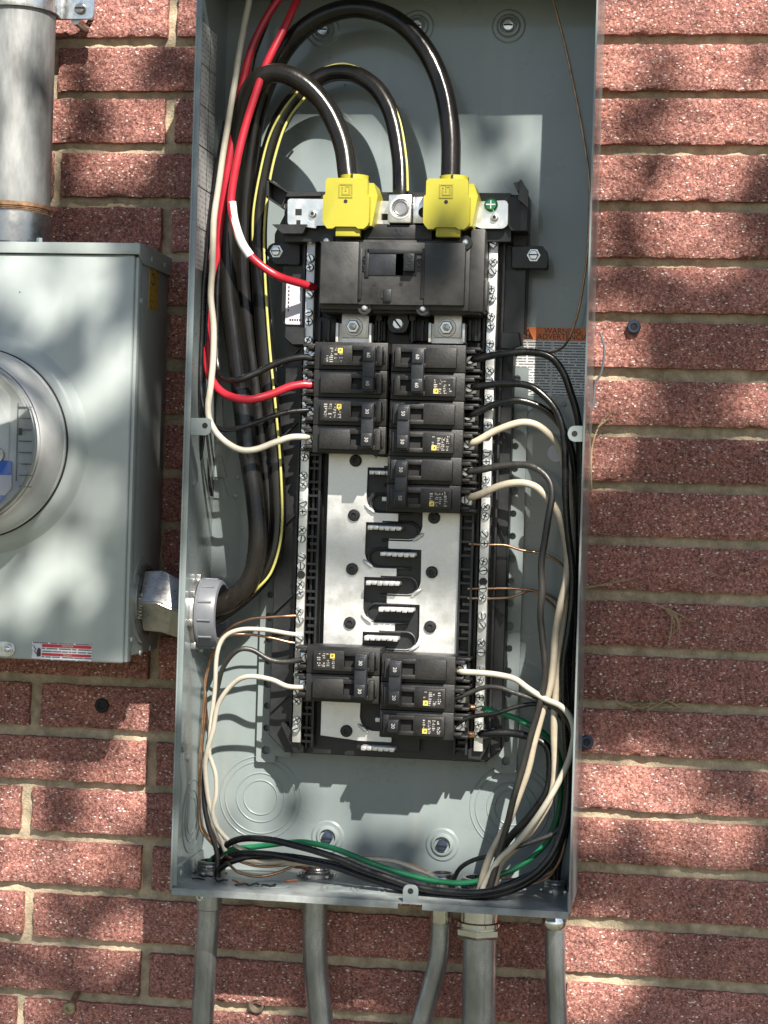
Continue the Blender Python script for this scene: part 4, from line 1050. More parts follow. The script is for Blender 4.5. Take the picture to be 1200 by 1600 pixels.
wire('wire', 'thick cream wire leaving the lower pole of the lower 50 breaker', 'wire', [(729, 777, -0.078), (741, 774.5, -0.084), (776, 761), (811, 755.5, -0.09), (835, 760), (852, 775), (870, 799), (880, 826), (887, 866, -0.088), (885, 905), (875, 945), (868, 990), (865, 1030, -0.095), (857, 1082), (846, 1117), (834, 1160), (824, 1205), (806, 1255), (786, 1300, -0.08), (760, 1350), (748, 1395, -0.07)], 5.6, 'cream', group='cream wires in the right gutter')
for i, (pts, lb) in enumerate((([(733, 850, -0.058), (765, 851, -0.06), (790, 852), (815, 860), (845, 865, -0.05), (870, 876), (885, 892), (893, 920, -0.04)], 'bare copper wire alone at the right bar, topmost of three'),
      ([(731, 920, -0.058), (765, 920, -0.06), (800, 920), (835, 923), (856, 929, -0.05), (873, 941), (887, 962), (893, 1000, -0.04)], 'bare copper wire, straight upper one of the crossing pair at the right bar'),
      ([(731, 935, -0.058), (765, 935.5, -0.06), (795, 934), (815, 927.5, -0.064), (832, 923), (852, 935), (867, 951, -0.05), (880, 985), (889, 1030, -0.04)], 'bare copper wire, bowed lower one of the crossing pair at the right bar'))):
    wire('ground_wire', lb, 'wire', pts, 2.0, 'copper')
wire('wire', 'white wire swinging from the lower 20 breaker out to the right wall', 'wire', [(718, 1049, -0.082), (724, 1050, -0.086), (750, 1052), (785, 1056, -0.09), (806, 1062), (826, 1077), (850, 1092), (875, 1102, -0.1), (890, 1118), (897, 1140), (895, 1165), (886, 1196), (866, 1235), (840, 1277, -0.1), (807, 1317), (778, 1346), (757, 1380, -0.08), (754, 1395)], 4.6, 'white')
wire('wire', 'thin dusty black wire beneath the white one from the lower 20 breaker', 'wire', [(712, 1092, -0.08), (717, 1090, -0.084), (738, 1081), (760, 1074), (782, 1075, -0.09), (800, 1081), (826, 1090), (855, 1100), (876, 1112, -0.095), (889, 1132), (895, 1155), (896, 1200), (886, 1270, -0.08), (868, 1300), (833, 1314), (800, 1325, -0.085), (773, 1335), (740, 1343), (718, 1357), (708, 1378, -0.05), (705, 1395)], 3.6, 'scuffed')
wire('wire', 'thin black wire from the single-pole breaker at the foot', 'wire', [(711, 1131, -0.08), (716, 1129, -0.084), (737, 1120), (775, 1115, -0.088), (805, 1105), (835, 1100), (865, 1108, -0.085), (884, 1135), (892, 1180), (886, 1250), (872, 1320, -0.07), (846, 1356), (812, 1375)], 3.4, 'insul')
gw = wire('ground_wire', 'green insulated ground wire with bright copper end at the right bar', 'wire', [(752, 1106, -0.062), (762, 1109, -0.066), (787, 1116), (812, 1125), (832, 1136, -0.07), (850, 1147), (866, 1165), (876, 1200, -0.06), (874, 1260), (858, 1309), (834, 1337, -0.06), (807, 1357), (782, 1367), (727, 1379, -0.07), (680, 1376), (633, 1366), (600, 1356), (550, 1337, -0.065), (517, 1324), (483, 1316), (457, 1316), (400, 1322, -0.05), (360, 1328), (329, 1345), (327, 1372)], 4.6, 'green')
MB().tube(path([(727, 1103, -0.06), (735, 1105, -0.06), (750, 1106, -0.062), (757, 1108, -0.064)]), 0.0029, 10).build('bare_end', 'coppernew', gw)
hw = wire('cable', 'stout black cable with bright copper end at the foot of the right bar', 'wire', [(748, 1147, -0.062), (760, 1146, -0.068), (800, 1146), (826, 1152, -0.07), (850, 1163), (860, 1185), (857, 1233, -0.075), (834, 1267), (800, 1304), (780, 1338), (770, 1380, -0.06), (768, 1395)], 6.2, 'insul')
MB().tube(path([(724, 1147, -0.06), (735, 1148, -0.06), (752, 1147, -0.062)]), 0.0032, 10).build('bare_end', 'coppernew', hw)
for i, (dx, yy, rr) in enumerate(((0, -0.03, 5.2), (-5, -0.045, 5.0), (3, -0.055, 4.6), (-9, -0.025, 4.8))):
    lb = ['black cable deepest in the corner behind the right bundle', 'black cable next to the corner one in the right bundle', 'slim black cable pressed on the right wall in the bundle', 'black cable inside the bundle behind the cream wires'][i]
    wire('cable', lb, 'wire', [(905 + dx * .4, 690 + i * 40, yy), (904 + dx, 800), (901 + dx, 900), (898 + dx, 1000), (894 + dx, 1100), (891 + dx, 1200), (884 + dx, 1290), (872 + dx, 1345), (868 + dx * .3, 1395, -0.04)], rr, 'insul', group='black cables swept round the right gutter')
wire('ground_wire', 'long thin bare copper wire dangling from the box top to the warning label', 'wire', [(862, -8, -0.05), (870, 20), (881, 62), (894, 122, -0.055), (906, 182), (916, 240), (921, 285, -0.06), (921, 335), (917, 400), (911, 445), (903, 488), (890, 528, -0.05), (876, 546), (853, 553, -0.07)], 1.8, 'copper')
# floor of the box
wire('wire', 'thin white wire lying over the green wire into the middle conduit', 'wire', [(395, 1335, -0.05), (440, 1349, -0.055), (490, 1348), (537, 1343, -0.06), (583, 1343), (617, 1347), (650, 1358), (672, 1367), (688, 1378, -0.05), (690, 1395)], 3.4, 'white')
wire('ground_wire', 'thin copper wire alongside the white one on the box floor', 'wire', [(520, 1347, -0.062), (560, 1340), (600, 1341), (628, 1348), (650, 1354), (676, 1366), (692, 1380, -0.045)], 1.7, 'copper')
wire('ground_wire', 'bare copper wire arched across the floor between the two left conduits', 'wire', [(340, 1362, -0.05), (352, 1340), (365, 1343, -0.06), (400, 1353), (437, 1353), (467, 1349, -0.04), (480, 1355)], 2.2, 'copper')
wire('ground_wire', 'bare copper wire sagging lowest on the floor between the two left conduits', 'wire', [(343, 1360, -0.05), (353, 1348), (372, 1363, -0.075), (403, 1370), (437, 1363), (463, 1352, -0.05), (478, 1354)], 2.3, 'copper')
wire('wire', 'orange-brown stub rising from the second conduit', 'wire', [(462, 1350, -0.045), (474, 1351), (484, 1356), (490, 1366, -0.026), (492, 1385)], 7.5, 'orange')
wire('wire', 'cream wire lying flat under the black cables on the left floor', 'wire', [(345, 1362, -0.05), (358, 1343), (385, 1344, -0.06), (423, 1348), (455, 1345), (500, 1352, -0.055)], 4.2, 'cream')
wire('ground_wire', 'bare copper wire curling in the lower right corner of the box', 'wire', [(780, 1372, -0.05), (815, 1374), (850, 1369), (872, 1350, -0.05), (884, 1310), (889, 1240), (893, 1150, -0.035)], 1.9, 'copper')
wire('ground_wire', 'second thin copper wire in the lower right corner under the black bundle', 'wire', [(790, 1381, -0.055), (830, 1382), (862, 1366), (880, 1330, -0.045), (888, 1280)], 1.7, 'copper')
# clippings on the floor
for i, (x, y, mt) in enumerate(((300, 1378, 'tape'), (312, 1370, 'tape'), (362, 1379, 'orange'), (368, 1384, 'tape'), (384, 1384, 'tape'), (445, 1368, 'orange'), (335, 1378, 'tape'), (410, 1382, 'tape'))):
    Yc = -0.11 + (1390 - y) * 0.0021
    q = Vector((P(x, y, Yc).x, Yc, ZB + T + 0.0012)); pts = [q + Vector((k * 0.004, random.uniform(-0.003, 0.003), random.uniform(0, 0.0018))) for k in range(4)]
    tag(MB().tube(spline(pts, 3), 0.0009, 6).build('wire_clipping', mt), ('tiny orange-brown scrap' if mt == 'orange' else 'tiny curled black scrap') + ' of wire stripping lying on the scuffed box floor', 'scrap', 'wire scraps on the box floor')

# ------------------------------------------------------------------ conduits below
def locknut(c, r, parent, up=True):
    m = MB(); s = 1 if up else -1
    prof = []
    m.lathe(c, (0, 0, s), [(r * 0.7, 0), (r * 1.34, 0), (r * 1.34, 0.004), (r * 1.08, 0.0042), (r * 1.12, 0.0055), (r * 1.05, 0.0068), (r * 1.1, 0.008), (r * 1.05, 0.0095), (r * 1.1, 0.011), (r * 1.02, 0.0125), (r * 0.84, 0.0125), (r * 0.8, 0)], 28)
    for k in range(6):
        an = k * math.pi / 3 + 0.3; q = Vector(c) + Vector((math.cos(an), math.sin(an), 0)) * r * 1.34
        m.box(q.x - 0.0016, q.x + 0.0016, q.y - 0.0016, q.y + 0.0016, c[2], c[2] + 0.0034 * s, 0.0004)
    return m.build('locknut', 'cast', parent)
def emt(lb, pts, r, fit, Yc, connector, screw=None):
    top = P(*pts[0], Yc)
    t = thing('conduit', lb, 'conduit', (top.x, Yc, ZB - 0.2), 'conduits under the panel')
    ps = path([(x, y, Yc) for x, y in pts])
    ps[0] = Vector((ps[0].x, Yc, ZB - 0.002))
    MB().tube(ps, r, 24).build('tube', 'galv', t, ang=60)
    x = top.x
    hz = lambda py: ZB - P(pts[0][0], py, Yc).z          # drop below the box floor
    if connector == 'set':
        c = MB().lathe((x, Yc, ZB - 0.001), (0, 0, -1), [(r * 1.02, 0), (r * 1.13, 0.001), (r * 1.13, hz(fit) - 0.002), (r * 1.06, hz(fit) - 0.001), (r * 1.0, hz(fit) - 0.001)], 28).build('connector', screw[2], t)
        q = P(screw[0], screw[1], Yc - r * 0.9); d = Vector((-0.45, -1, 0))
        MB().lathe(q - d * 0.004, d, [(0.0026, -0.004), (0.0026, 0.001), (0.0046, 0.001), (0.0046, 0.004), (0.0036, 0.0052), (0.0018, 0.0052), (0.0018, 0.003), (0, 0.003)], 16).build('set_screw', 'chrome', c)
    elif connector == 'comp':
        h0, h1, h2, h3 = hz(1424), hz(1438), hz(1447), hz(1464)
        c = MB().lathe((x, Yc, ZB - 0.001), (0, 0, -1), [(r * 0.95, 0), (r * 1.12, 0.0005), (r * 1.12, h1 - 0.001), (r * 1.3, h1), (r * 1.3, h1 + 0.0028), (r * 1.18, h1 + 0.0034), (r * 1.18, h2 - 0.001), (r * 1.0, h2)], 32).build('connector', 'chrome', t)
        MB().lathe((x, Yc, ZB - h2), (0, 0, -1), [(r * 1.12, 0), (r * 1.36, 0.002), (r * 1.36, h3 - h2 - 0.003), (r * 1.16, h3 - h2), (r * 1.0, h3 - h2)], 6).build('gland_nut', 'chrome', c, ang=25)
    elif connector == 'bell':
        h0, h1 = hz(1433), hz(1449)
        c = MB().lathe((x, Yc, ZB - 0.0015), (0, 0, -1), [(r * 0.9, 0), (r * 1.1, 0.001), (r * 1.1, h0 - 0.002), (r * 1.22, h0), (r * 1.27, (h0 + h1) / 2), (r * 1.2, h1 - 0.002), (r * 1.0, h1)], 28).build('connector', 'chrome', t)
    locknut((top.x, Yc, ZB + T), r * 1.05, t)
    return t
emt('grey conduit with set screw under the left corner of the panel', [(327, 1395), (325, 1440), (321, 1500), (318, 1560), (314, 1640), (311, 1720)], 0.0106, 1421, -0.045, 'set', (312, 1402, 'galv'))
emt('grey conduit bowing outwards below the orange-brown stub', [(493, 1405), (492, 1440), (492, 1480), (494, 1525), (499, 1575), (506, 1640), (514, 1720)], 0.0119, 0, -0.028, 'none')
emt('thin grey conduit kinking sideways with a shiny set-screw collar', [(690, 1412), (689, 1440), (687, 1480), (681, 1515), (672, 1548), (661, 1585), (648, 1630), (630, 1700)], 0.0094, 1441, -0.038, 'set', (684, 1428, 'chrome'))
emt('widest conduit with shiny compression nut under the panel', [(749.5, 1415), (749.5, 1460), (749, 1520), (748, 1580), (747, 1650), (746, 1720)], 0.0156, 0, -0.05, 'comp')
emt('straight thin conduit with shiny bell collar at the right end of the panel', [(866.5, 1425), (867, 1460), (868, 1520), (870, 1580), (872, 1650), (874, 1720)], 0.0094, 0, -0.034, 'bell')

# ------------------------------------------------------------------ meter box
MYF = -0.114
mx1 = P(217, 400, MYF).x; mz1 = P(100, 379, MYF).z; mz0 = P(100, 1033, MYF).z
mx0 = mx1 - 0.33
mbx = thing('meter_box', 'grey steel meter box with bulged cover, stickers and round meter', 'meter box', ((mx0 + mx1) / 2, -0.004, mz0))
MB().box(mx0, mx1 - 0.0015, MYF + 0.012, -0.004, mz0 + 0.006, mz1 - 0.002, 0.001).build('case', 'meterpaint', mbx)
cv = MB().box(mx0, mx1 - 0.004, MYF, MYF + 0.014, mz0, mz1 - 0.0105, 0.0022, 3).box(mx1 - 0.004, mx1 - 0.0005, MYF + 0.003, MYF + 0.016, mz0 + 0.001, mz1 - 0.012, 0.0012).build('cover', 'meterpaint', mbx)
# hood: front lip and side cheek with the sloped lower edge
hd = MB().box(mx0 - 0.003, mx1 + 0.0015, MYF - 0.003, MYF, mz1 - 0.0102, mz1, 0.0005).box(mx0 - 0.003, mx1 + 0.0015, MYF, -0.004, mz1 - 0.0015, mz1)
hd.prism_ax([(MYF, mz1 - 0.0015), (MYF, mz1 - 0.0105), (MYF + 0.012, mz1 - 0.017), (-0.004, mz1 - 0.017), (-0.004, mz1 - 0.0015)], 0, mx1 - 0.0002, mx1 + 0.0015)
hd.build('hood', 'meterpaint', mbx)
for yy in (-0.075, -0.03):
    MB().lathe((mx1 + 0.0015, yy, mz1 - 0.010), (1, 0, 0), [(0.003, 0), (0.0026, 0.001), (0, 0.0014)], 10).build('dimple', 'meterpaint', mbx)
for (py, yy) in ((470, -0.1), (1000, -0.1), (1020, -0.07), (1012, -0.035)):
    MB().lathe((mx1 - 0.0006, yy, P(215, py, yy).z), (1, 0, 0), [(0.0028, 0), (0.0024, 0.0014), (0, 0.0018)], 10).build('dimple', 'meterpaint', mbx)
za, zb = P(245, 484, -0.06).z, P(245, 420, -0.06).z
sk = MB().box(mx1 - 0.0015, mx1 - 0.0011, -0.072, -0.04, za, zb).build('yellow_sticker', 'yellowsticker', mbx)
MB().lathe((mx1 - 0.0011, -0.060, zb - 0.010), (1, 0, 0), [(0.006, 0), (0.006, 0.0002), (0.0045, 0.0002), (0.0045, 0)], 20, R(40), R(320)).build('sticker_emblem', 'ink', sk)
# raised ring pressed into the cover round the meter
mc = P(-31.5, 693, MYF)
MB().lathe((mc.x, MYF, mc.z), (0, -1, 0), [(0.1045, -0.0005), (0.101, 0.0022), (0.098, 0.0068), (0.094, 0.0090), (0.088, 0.0095), (0.084, 0.0095), (0.083, -0.001)], 96).build('cover_bulge', 'meterpaint', mbx, ang=60)
# danger label
a, b, c, d = rect(50, 143.5, 1005, 1032, MYF)
dl = MB().box(a, b, MYF - 0.0003, MYF + 0.001, c, d).build('danger_label', 'paper', mbx)
w_ = b - a; h_ = d - c
MB().box(a + w_ * .17, b - 0.0006, MYF - 0.0005, MYF - 0.0003, d - h_ * .27, d - h_ * .08).build('red_band', 'redink', dl)
MB().box(a + w_ * .17, b - 0.0006, MYF - 0.0005, MYF - 0.0003, c + h_ * .24, c + h_ * .40).build('red_band', 'redink', dl)
text('DANGER', 'whiteink', dl, (a + w_ * .6, MYF - 0.0006, d - h_ * .175), 0.0026)
text('PELIGRO', 'whiteink', dl, (a + w_ * .6, MYF - 0.0006, c + h_ * .32), 0.0022)
MB().box(a + 0.0006, a + w_ * .165, MYF - 0.0005, MYF - 0.0003, c + 0.001, d - 0.001).build('pictogram_ground', 'sticker', dl)
MB().prism(rounded([(a + w_ * .085, c + h_ * .15), (a + w_ * .15, c + h_ * .2), (a + w_ * .15, c + h_ * .6), (a + w_ * .11, c + h_ * .72), (a + w_ * .085, c + h_ * .5)], 0.0008, 3), MYF - 0.0008, MYF - 0.0005).tube([Vector((a + w_ * .03, MYF - 0.0006, d - h_ * .2)), Vector((a + w_ * .07, MYF - 0.0006, d - h_ * .45)), Vector((a + w_ * .04, MYF - 0.0006, d - h_ * .5)), Vector((a + w_ * .09, MYF - 0.0006, d - h_ * .7))], 0.0004, 6).build('pictogram', 'ink', dl)
# hasp
q = P(13.5, 1014, MYF)
hs = MB().prism(rounded([(q.x - 0.04, q.z - 0.0068), (q.x + 0.0068, q.z - 0.0068), (q.x + 0.0068, q.z + 0.0068), (q.x - 0.04, q.z + 0.0068)], [0, 0.0066, 0.0066, 0], 6), MYF - 0.0025, MYF, 0.0005).build('hasp', 'zinc', mbx)
MB().lathe((q.x, MYF - 0.0025, q.z), (0, -1, 0), [(0.0052, 0), (0.0048, 0.0012), (0.003, 0.0012), (0.003, 0.003), (0.002, 0.0038), (0, 0.004)], 20).build('rivet', 'zinc', hs)

# meter in its socket ring
met = thing('electric_meter', 'round utility meter under clear dome with blue and white label and steel ring', 'electric meter', (mc.x, MYF - 0.009, mc.z - 0.086))
MB().lathe((mc.x, MYF - 0.0085, mc.z), (0, -1, 0), [(0.080, 0), (0.0868, 0), (0.0872, 0.004), (0.0866, 0.007), (0.086, 0.0075), (0.0856, 0.018), (0.0835, 0.034), (0.080, 0.046), (0.0775, 0.0485), (0.0765, 0.046), (0.0765, 0.02)], 96).build('sealing_ring', 'ringsteel', met, ang=40)
MB().lathe((mc.x, MYF - 0.009, mc.z), (0, -1, 0), [(0.0875, -0.0002), (0.0882, 0.001), (0.0882, 0.003), (0.0872, 0.0036)], 96).build('gasket', 'dark', met)
yb_ = MYF - 0.0085 - 0.040
MB().lathe((mc.x, yb_, mc.z), (0, -1, 0), [(0.0765, 0), (0.076, 0.008), (0.0735, 0.0135), (0.0712, 0.0137), (0.0705, 0.0132), (0, 0.0132)], 96).build('base_disc', 'meterwhite', met, ang=40)
yp = yb_ - 0.014
fpz = lambda py: P(5, py, yp).z
MB().prism(rounded([(mc.x - 0.05, mc.z - 0.052), (mc.x + 0.044, mc.z - 0.052), (mc.x + 0.05, mc.z - 0.04), (mc.x + 0.05, mc.z + 0.04), (mc.x + 0.04, mc.z + 0.052), (mc.x - 0.05, mc.z + 0.052)], 0.004), yp, yb_ - 0.009, 0.001).build('face_plate', 'meterwhite', met)
for k in range(8):
    q = P(40, 636 + k * 17.8, yp); MB().box(q.x - 0.0062, q.x + 0.0058, yp + 0.0002, yp - 0.0009, q.z - 0.0004, q.z + 0.0004).build('vent_rib', 'pvc', met)
q0, q1 = P(28, 630, yp), P(28, 752, yp)
MB().box(q0.x, q0.x + 0.0007, yp + 0.0002, yp - 0.0009, q1.z, q0.z).build('vent_edge', 'pvc', met)
q = P(29, 674, yp - 0.005); MB().box(q.x - 0.0014, q.x + 0.0014, yp - 0.0012, yp + 0.0002, q.z - 0.003, q.z + 0.003).build('optical_port', 'dark', met)
a, b, c, d = rect(-60, 18.5, 719, 741.5, yp); MB().prism(rounded([(a, c), (b, c), (b, d), (a, d)], [0, 0, 0.0015, 0]), yp - 0.0016, yp).build('blue_label', 'meterblue', met)
a, b, c, d = rect(-60, 18.5, 741.5, 773, yp); MB().prism([(a, c), (b - 0.006, c), (b, c + 0.006), (b, d), (a, d)], yp - 0.0015, yp).build('white_label', 'sticker', met)
a, b, c, d = rect(-60, 9, 773, 790, yp); MB().prism([(a, c), (b - 0.008, c), (b, d), (a, d)], yp - 0.0016, yp).build('blue_label', 'meterblue', met)
q = P(-4, 711, yp); MB().lathe((q.x, yp, q.z), (0, -1, 0), [(0.0068, 0), (0.0066, 0.003), (0.0052, 0.003), (0.005, 0.001), (0, 0.001)], 24).build('seal_stud', 'cast', met)
MB().lathe((mc.x, yb_ - 0.010, mc.z), (0, -1, 0), [(0.0742, 0.0), (0.0735, 0.005), (0.070, 0.012), (0.0675, 0.040), (0.066, 0.065), (0.060, 0.073), (0.045, 0.077), (0, 0.079)], 80).build('glass_dome', 'glass', met, ang=80)
MB().lathe((mc.x, yb_ - 0.009, mc.z), (0, -1, 0), [(0.0752, 0), (0.0748, 0.004), (0.0738, 0.005), (0.0728, 0.004), (0.0725, 0)], 80).build('glass_flange', 'glass', met, ang=80)

# ------------------------------------------------------------------ riser conduit and strap
ry = -0.058; rr = 0.0365
rx = P(81, 150, ry).x - rr
rsr = thing('riser_conduit', 'large weathered galvanised conduit rising from the meter box hub', 'conduit', (rx, ry, mz1))
zh = P(40, 334, ry).z
MB().lathe((rx, ry, zh + 0.004), (0, 0, 1), [(rr, 0), (rr, 0.9)], 48).build('tube', 'galvold', rsr)
MB().lathe((rx, ry, zh - 0.002), (0, 0, 1), [(rr - 0.001, 0), (rr, 0.0008), (rr - 0.001, 0.0016), (rr, 0.0024), (rr - 0.001, 0.0032), (rr, 0.004), (rr - 0.001, 0.0048), (rr + 0.0003, 0.0058), (rr + 0.0002, 0.0095)], 48).build('thread', 'rust', rsr)
MB().lathe((rx, ry, mz1), (0, 0, 1), [(rr + 0.007, 0), (rr + 0.0065, 0.0015), (rr + 0.0022, 0.004), (rr + 0.0015, zh - mz1 - 0.002), (rr + 0.0003, zh - mz1 - 0.0005), (rr - 0.001, zh - mz1 - 0.0005)], 48).build('hub', 'cast', rsr)
q = P(60, 361, ry - rr); MB().lathe((q.x, ry - rr * 0.86, mz1 + 0.003), (0, 0, 1), [(0.0032, 0), (0.0032, 0.004), (0, 0.0045)], 6).build('hub_bolt', 'zinc', rsr, ang=25)
# one-hole strap
sz0 = P(10, 8, ry - rr).z
str_ = thing('conduit_strap', 'galvanised strap screwed to the bricks over the large conduit', 'pipe strap', (rx, ry, sz0))
m = MB()
ang0, ang1 = -0.2, math.pi + 0.6
N = 26; secs = []
for i in range(N + 1):
    an = math.pi * (-0.08 + 1.16 * i / N)
    secs.append((rx + (rr + 0.0006) * math.cos(an), ry - (rr + 0.0006) * math.sin(an), rx + (rr + 0.0034) * math.cos(an), ry - (rr + 0.0034) * math.sin(an), an))
vs_ = []; fs_ = []
for (xi, yi, xo, yo, an) in secs:
    k = 0.0009 * math.sin(an)
    vs_ += [(xi, yi, sz0), (xo, yo, sz0), (xo, yo - k, sz0 + 0.003), (xo, yo - k, sz0 + 0.019), (xo, yo, sz0 + 0.022), (xi, yi, sz0 + 0.022)]
for i in range(N):
    for k in range(6):
        fs_.append((i * 6 + k, i * 6 + (k + 1) % 6, (i + 1) * 6 + (k + 1) % 6, (i + 1) * 6 + k))
m._faces(vs_, fs_)
m.build('band', 'zinc', str_, ang=50)
fy = -0.036
fa0 = P(97, 20, fy).x; fa1 = P(147, 10, fy).x; fz0 = P(120, 30, fy).z
MB().prism(rounded([(fa0 - 0.006, fz0), (fa1, fz0), (fa1, fz0 + 0.026), (fa0 - 0.006, fz0 + 0.026)], [0, 0.004, 0.004, 0], 4), fy, fy + 0.003, 0.0005).box(rx + rr * 0.9, fa0, fy - 0.006, fy + 0.003, fz0, fz0 + 0.026, 0.002).build('foot', 'zinc', str_)
q = P(126, 14, fy)
s = MB().lathe((q.x, fy, q.z), (0, -1, 0), [(0.0056, 0), (0.0056, 0.002), (0.0045, 0.0038), (0, 0.0044)], 20).lathe((q.x, fy + 0.003, q.z), (0, 1, 0), [(0.003, 0), (0.003, 0.04)], 12).build('screw', 'cast', str_)
MB().box(q.x - 0.0045, q.x + 0.0045, fy - 0.0049, fy - 0.004, q.z - 0.0007, q.z + 0.0007).build('slot', 'dark', s)
MB().cyl((q.x - 0.006, fy + 0.003, q.z - 0.010), (q.x - 0.006, 0.004, q.z - 0.010), 0.0042, 14).build('standoff', 'cast', str_)

# ------------------------------------------------------------------ offset nipple between the boxes, with bushing
c0 = P(240, 938, -0.062); c0.x = mx1 - 0.0015; c1 = P(302, 958, -0.060); c1.x = XL
nip = thing('offset_nipple', 'die-cast offset fitting joining the meter box to the panel box', 'conduit fitting', (c0.x, c0.y, c0.z - 0.03))
MB().lathe(c0, (1, 0, 0), [(0.0405, 0), (0.0405, 0.0012), (0.033, 0.0012), (0.033, 0)], 48).build('pressed_ring', 'meterpaint', nip)
MB().lathe(c0, (1, 0, 0), [(0.0335, 0), (0.0345, 0.001), (0.0345, 0.004), (0.0325, 0.0055), (0.030, 0.0055)], 40).build('flange', 'cast', nip)
m = MB()
rings = []
def hexring(c, r, x):
    return [m.bm.verts.new((x, c.y + r * math.cos(R(60 * k + 0)) , c.z + r * math.sin(R(60 * k + 0)) * 0.98)) for k in range(6)]
gapx = c1.x - c0.x
for t, r in ((0.1, 0.0325), (0.46, 0.0335), (0.80, 0.0315), (0.985, 0.0305)):
    k = 0 if t <= 0.46 else (t - 0.46) / 0.525
    rings.append(hexring(c0.lerp(Vector((c1.x, c1.y, c1.z)), min(1, k)), r, c0.x + gapx * t))
for a_, b_ in zip(rings, rings[1:]):
    for k in range(6): m.bm.faces.new((a_[k], a_[(k + 1) % 6], b_[(k + 1) % 6], b_[k]))
m.bm.faces.new(rings[0]); m.bm.faces.new(rings[-1])
bmesh.ops.bevel(m.bm, geom=list(m.bm.edges), offset=0.0012, segments=2, affect='EDGES')
body = m.build('body', 'cast', nip, ang=30)
text('TAIWAN', 'cast', body, (c0.x + 0.006, c0.y - 0.0300, c0.z - 0.004), 0.006, (R(90), R(90), 0), depth=0.0009)
li = Vector((XL + T, c1.y, c1.z))
m = MB().lathe(li, (1, 0, 0), [(0.026, 0), (0.0345, 0), (0.0345, 0.003), (0.0335, 0.0045), (0.026, 0.0045)], 40)
for k in range(8):
    an = k * math.pi / 4 + 0.2; q = li + Vector((0, math.cos(an) * 0.0345, math.sin(an) * 0.0345)); m.box(li.x, li.x + 0.005, q.y - 0.003, q.y + 0.003, q.z - 0.003, q.z + 0.003, 0.0007)
m.build('locknut', 'cast', nip)
bsh = thing('bushing', 'ribbed grey plastic bushing round the feeder cables in the left wall', 'bushing', (li.x, li.y, li.z - 0.033))
MB().lathe(li, (1, 0, 0), [(0.026, 0.005), (0.0335, 0.0052), (0.0338, 0.007), (0.0328, 0.008), (0.0325, 0.020), (0.031, 0.0235), (0.028, 0.0245), (0.0262, 0.022), (0.0258, 0.006)], 56).build('ring', 'pvc', bsh, ang=40)
m = MB()
for k in range(12):
    an = k * math.pi / 6 + 0.13
    q = li + Vector((0.0145, math.cos(an) * 0.0328, math.sin(an) * 0.0328)); tt = Vector((0, -math.sin(an), math.cos(an)))
    m.tube([q + Vector((-0.006, 0, 0)), q, q + Vector((0.006, 0, 0))], 0.0011, 8)
m.build('rib', 'pvc', bsh)

# ------------------------------------------------------------------ small things on the bricks
def anchor(px, py, lb, mat='blue', r=0.0068, out=0.004):
    c = P(px, py, 0)
    o = MB().lathe((c.x, 0.002, c.z), (0, -1, 0), [(r, 0), (r, out + 0.002), (r * 0.85, out + 0.003), (r * 0.5, out + 0.003), (r * 0.42, out + 0.001), (r * 0.42, 0.001), (0, 0.001)], 8).build('wall_anchor', mat, None, ang=25)
    tag(o, lb, 'wall anchor')
    i = MB().cyl((c.x, -out + 0.0005, c.z), (c.x, -out - 0.0002, c.z), r * 0.4, 14).build('socket', 'dark', o)
anchor(990.5, 511, 'blue hollow wall anchor in a brick below the lit courses, above the straw')
anchor(917, 1159, 'blue wall anchor beside the panel edge with crumbs round it')
anchor(160, 1102, 'flat dark wall anchor in a brick under the meter box', 'dark', 0.0075, 0.002)
c = P(177, 1183, 0)
tag(MB().lathe((c.x, 0.004, c.z), (0, -1, 0), [(0.0048, 0.0), (0.0046, 0.004), (0.0034, 0.0046), (0.0028, 0.003), (0.0026, 0), (0, 0)], 14).build('drill_plug', 'brick'), 'small reddish plug in a drilled hole below the dark anchor', 'wall plug')
c = P(400, 1572, 0)
tag(MB().lathe((c.x, 0.006, c.z), (0, -1, 0), [(0.0078, 0), (0.0075, 0.006), (0.0062, 0.0068), (0.0045, 0.005), (0.003, 0), (0, 0)], 12).build('drill_plug', 'bark'), 'dark plug in the mortar joint beside the sunlit patch under the panel', 'wall plug')
c = P(121, 1552, 0.004); e = P(108, 1577, -0.052)
bo = MB().tube([c, c.lerp(e, 0.5), c.lerp(e, 0.93)], 0.0034, 14).lathe(c.lerp(e, 0.9), e - c, [(0.0034, 0), (0.0065, 0.0008), (0.0068, 0.003), (0.0058, 0.0044), (0.002, 0.0046), (0.0018, 0.003), (0, 0.003)], 18).build('bolt', 'brass')
tag(bo, 'tarnished bolt sticking out of the mortar near the bottom of the wall', 'bolt')

def straw(lb, pts, rpx=0.9, Y=-0.004, name='dry_grass'):
    o = MB().tube(path(pts, Y), [rpx * 0.0006 * (1 - 0.6 * i / (len(pts) * 5 - 4)) for i in range(len(pts) * 5 - 4)], 6).build(name, 'straw')
    return tag(o, lb, 'grass stem', 'dry grass stems caught on the bricks')
straw('straight dry straw poking out from behind the panel edge', [(912, 919, -0.006), (950, 912), (990, 904)], 2.2)
straw('short pale straw above the straight one by the panel', [(912, 878, -0.006), (925, 882), (940, 888)], 1.3)
straw('feathery dry grass blade bending up from the panel edge', [(924, 770, -0.008), (924, 720), (927, 690), (938, 662), (950, 648), (964, 640)], 1.5)
straw('branched tip of the feathery grass blade beside the panel', [(934, 668, -0.009), (944, 660), (952, 655), (962, 660)], 1.2)
lbs = ['dry grass tuft blade reaching to the panel side', 'dry grass tuft blade hooking down', 'dry grass tuft blade pointing away from the panel', 'dry grass tuft blade hanging straightest', 'dry grass tuft blade curled innermost', 'dry grass tuft blade drooping longest']
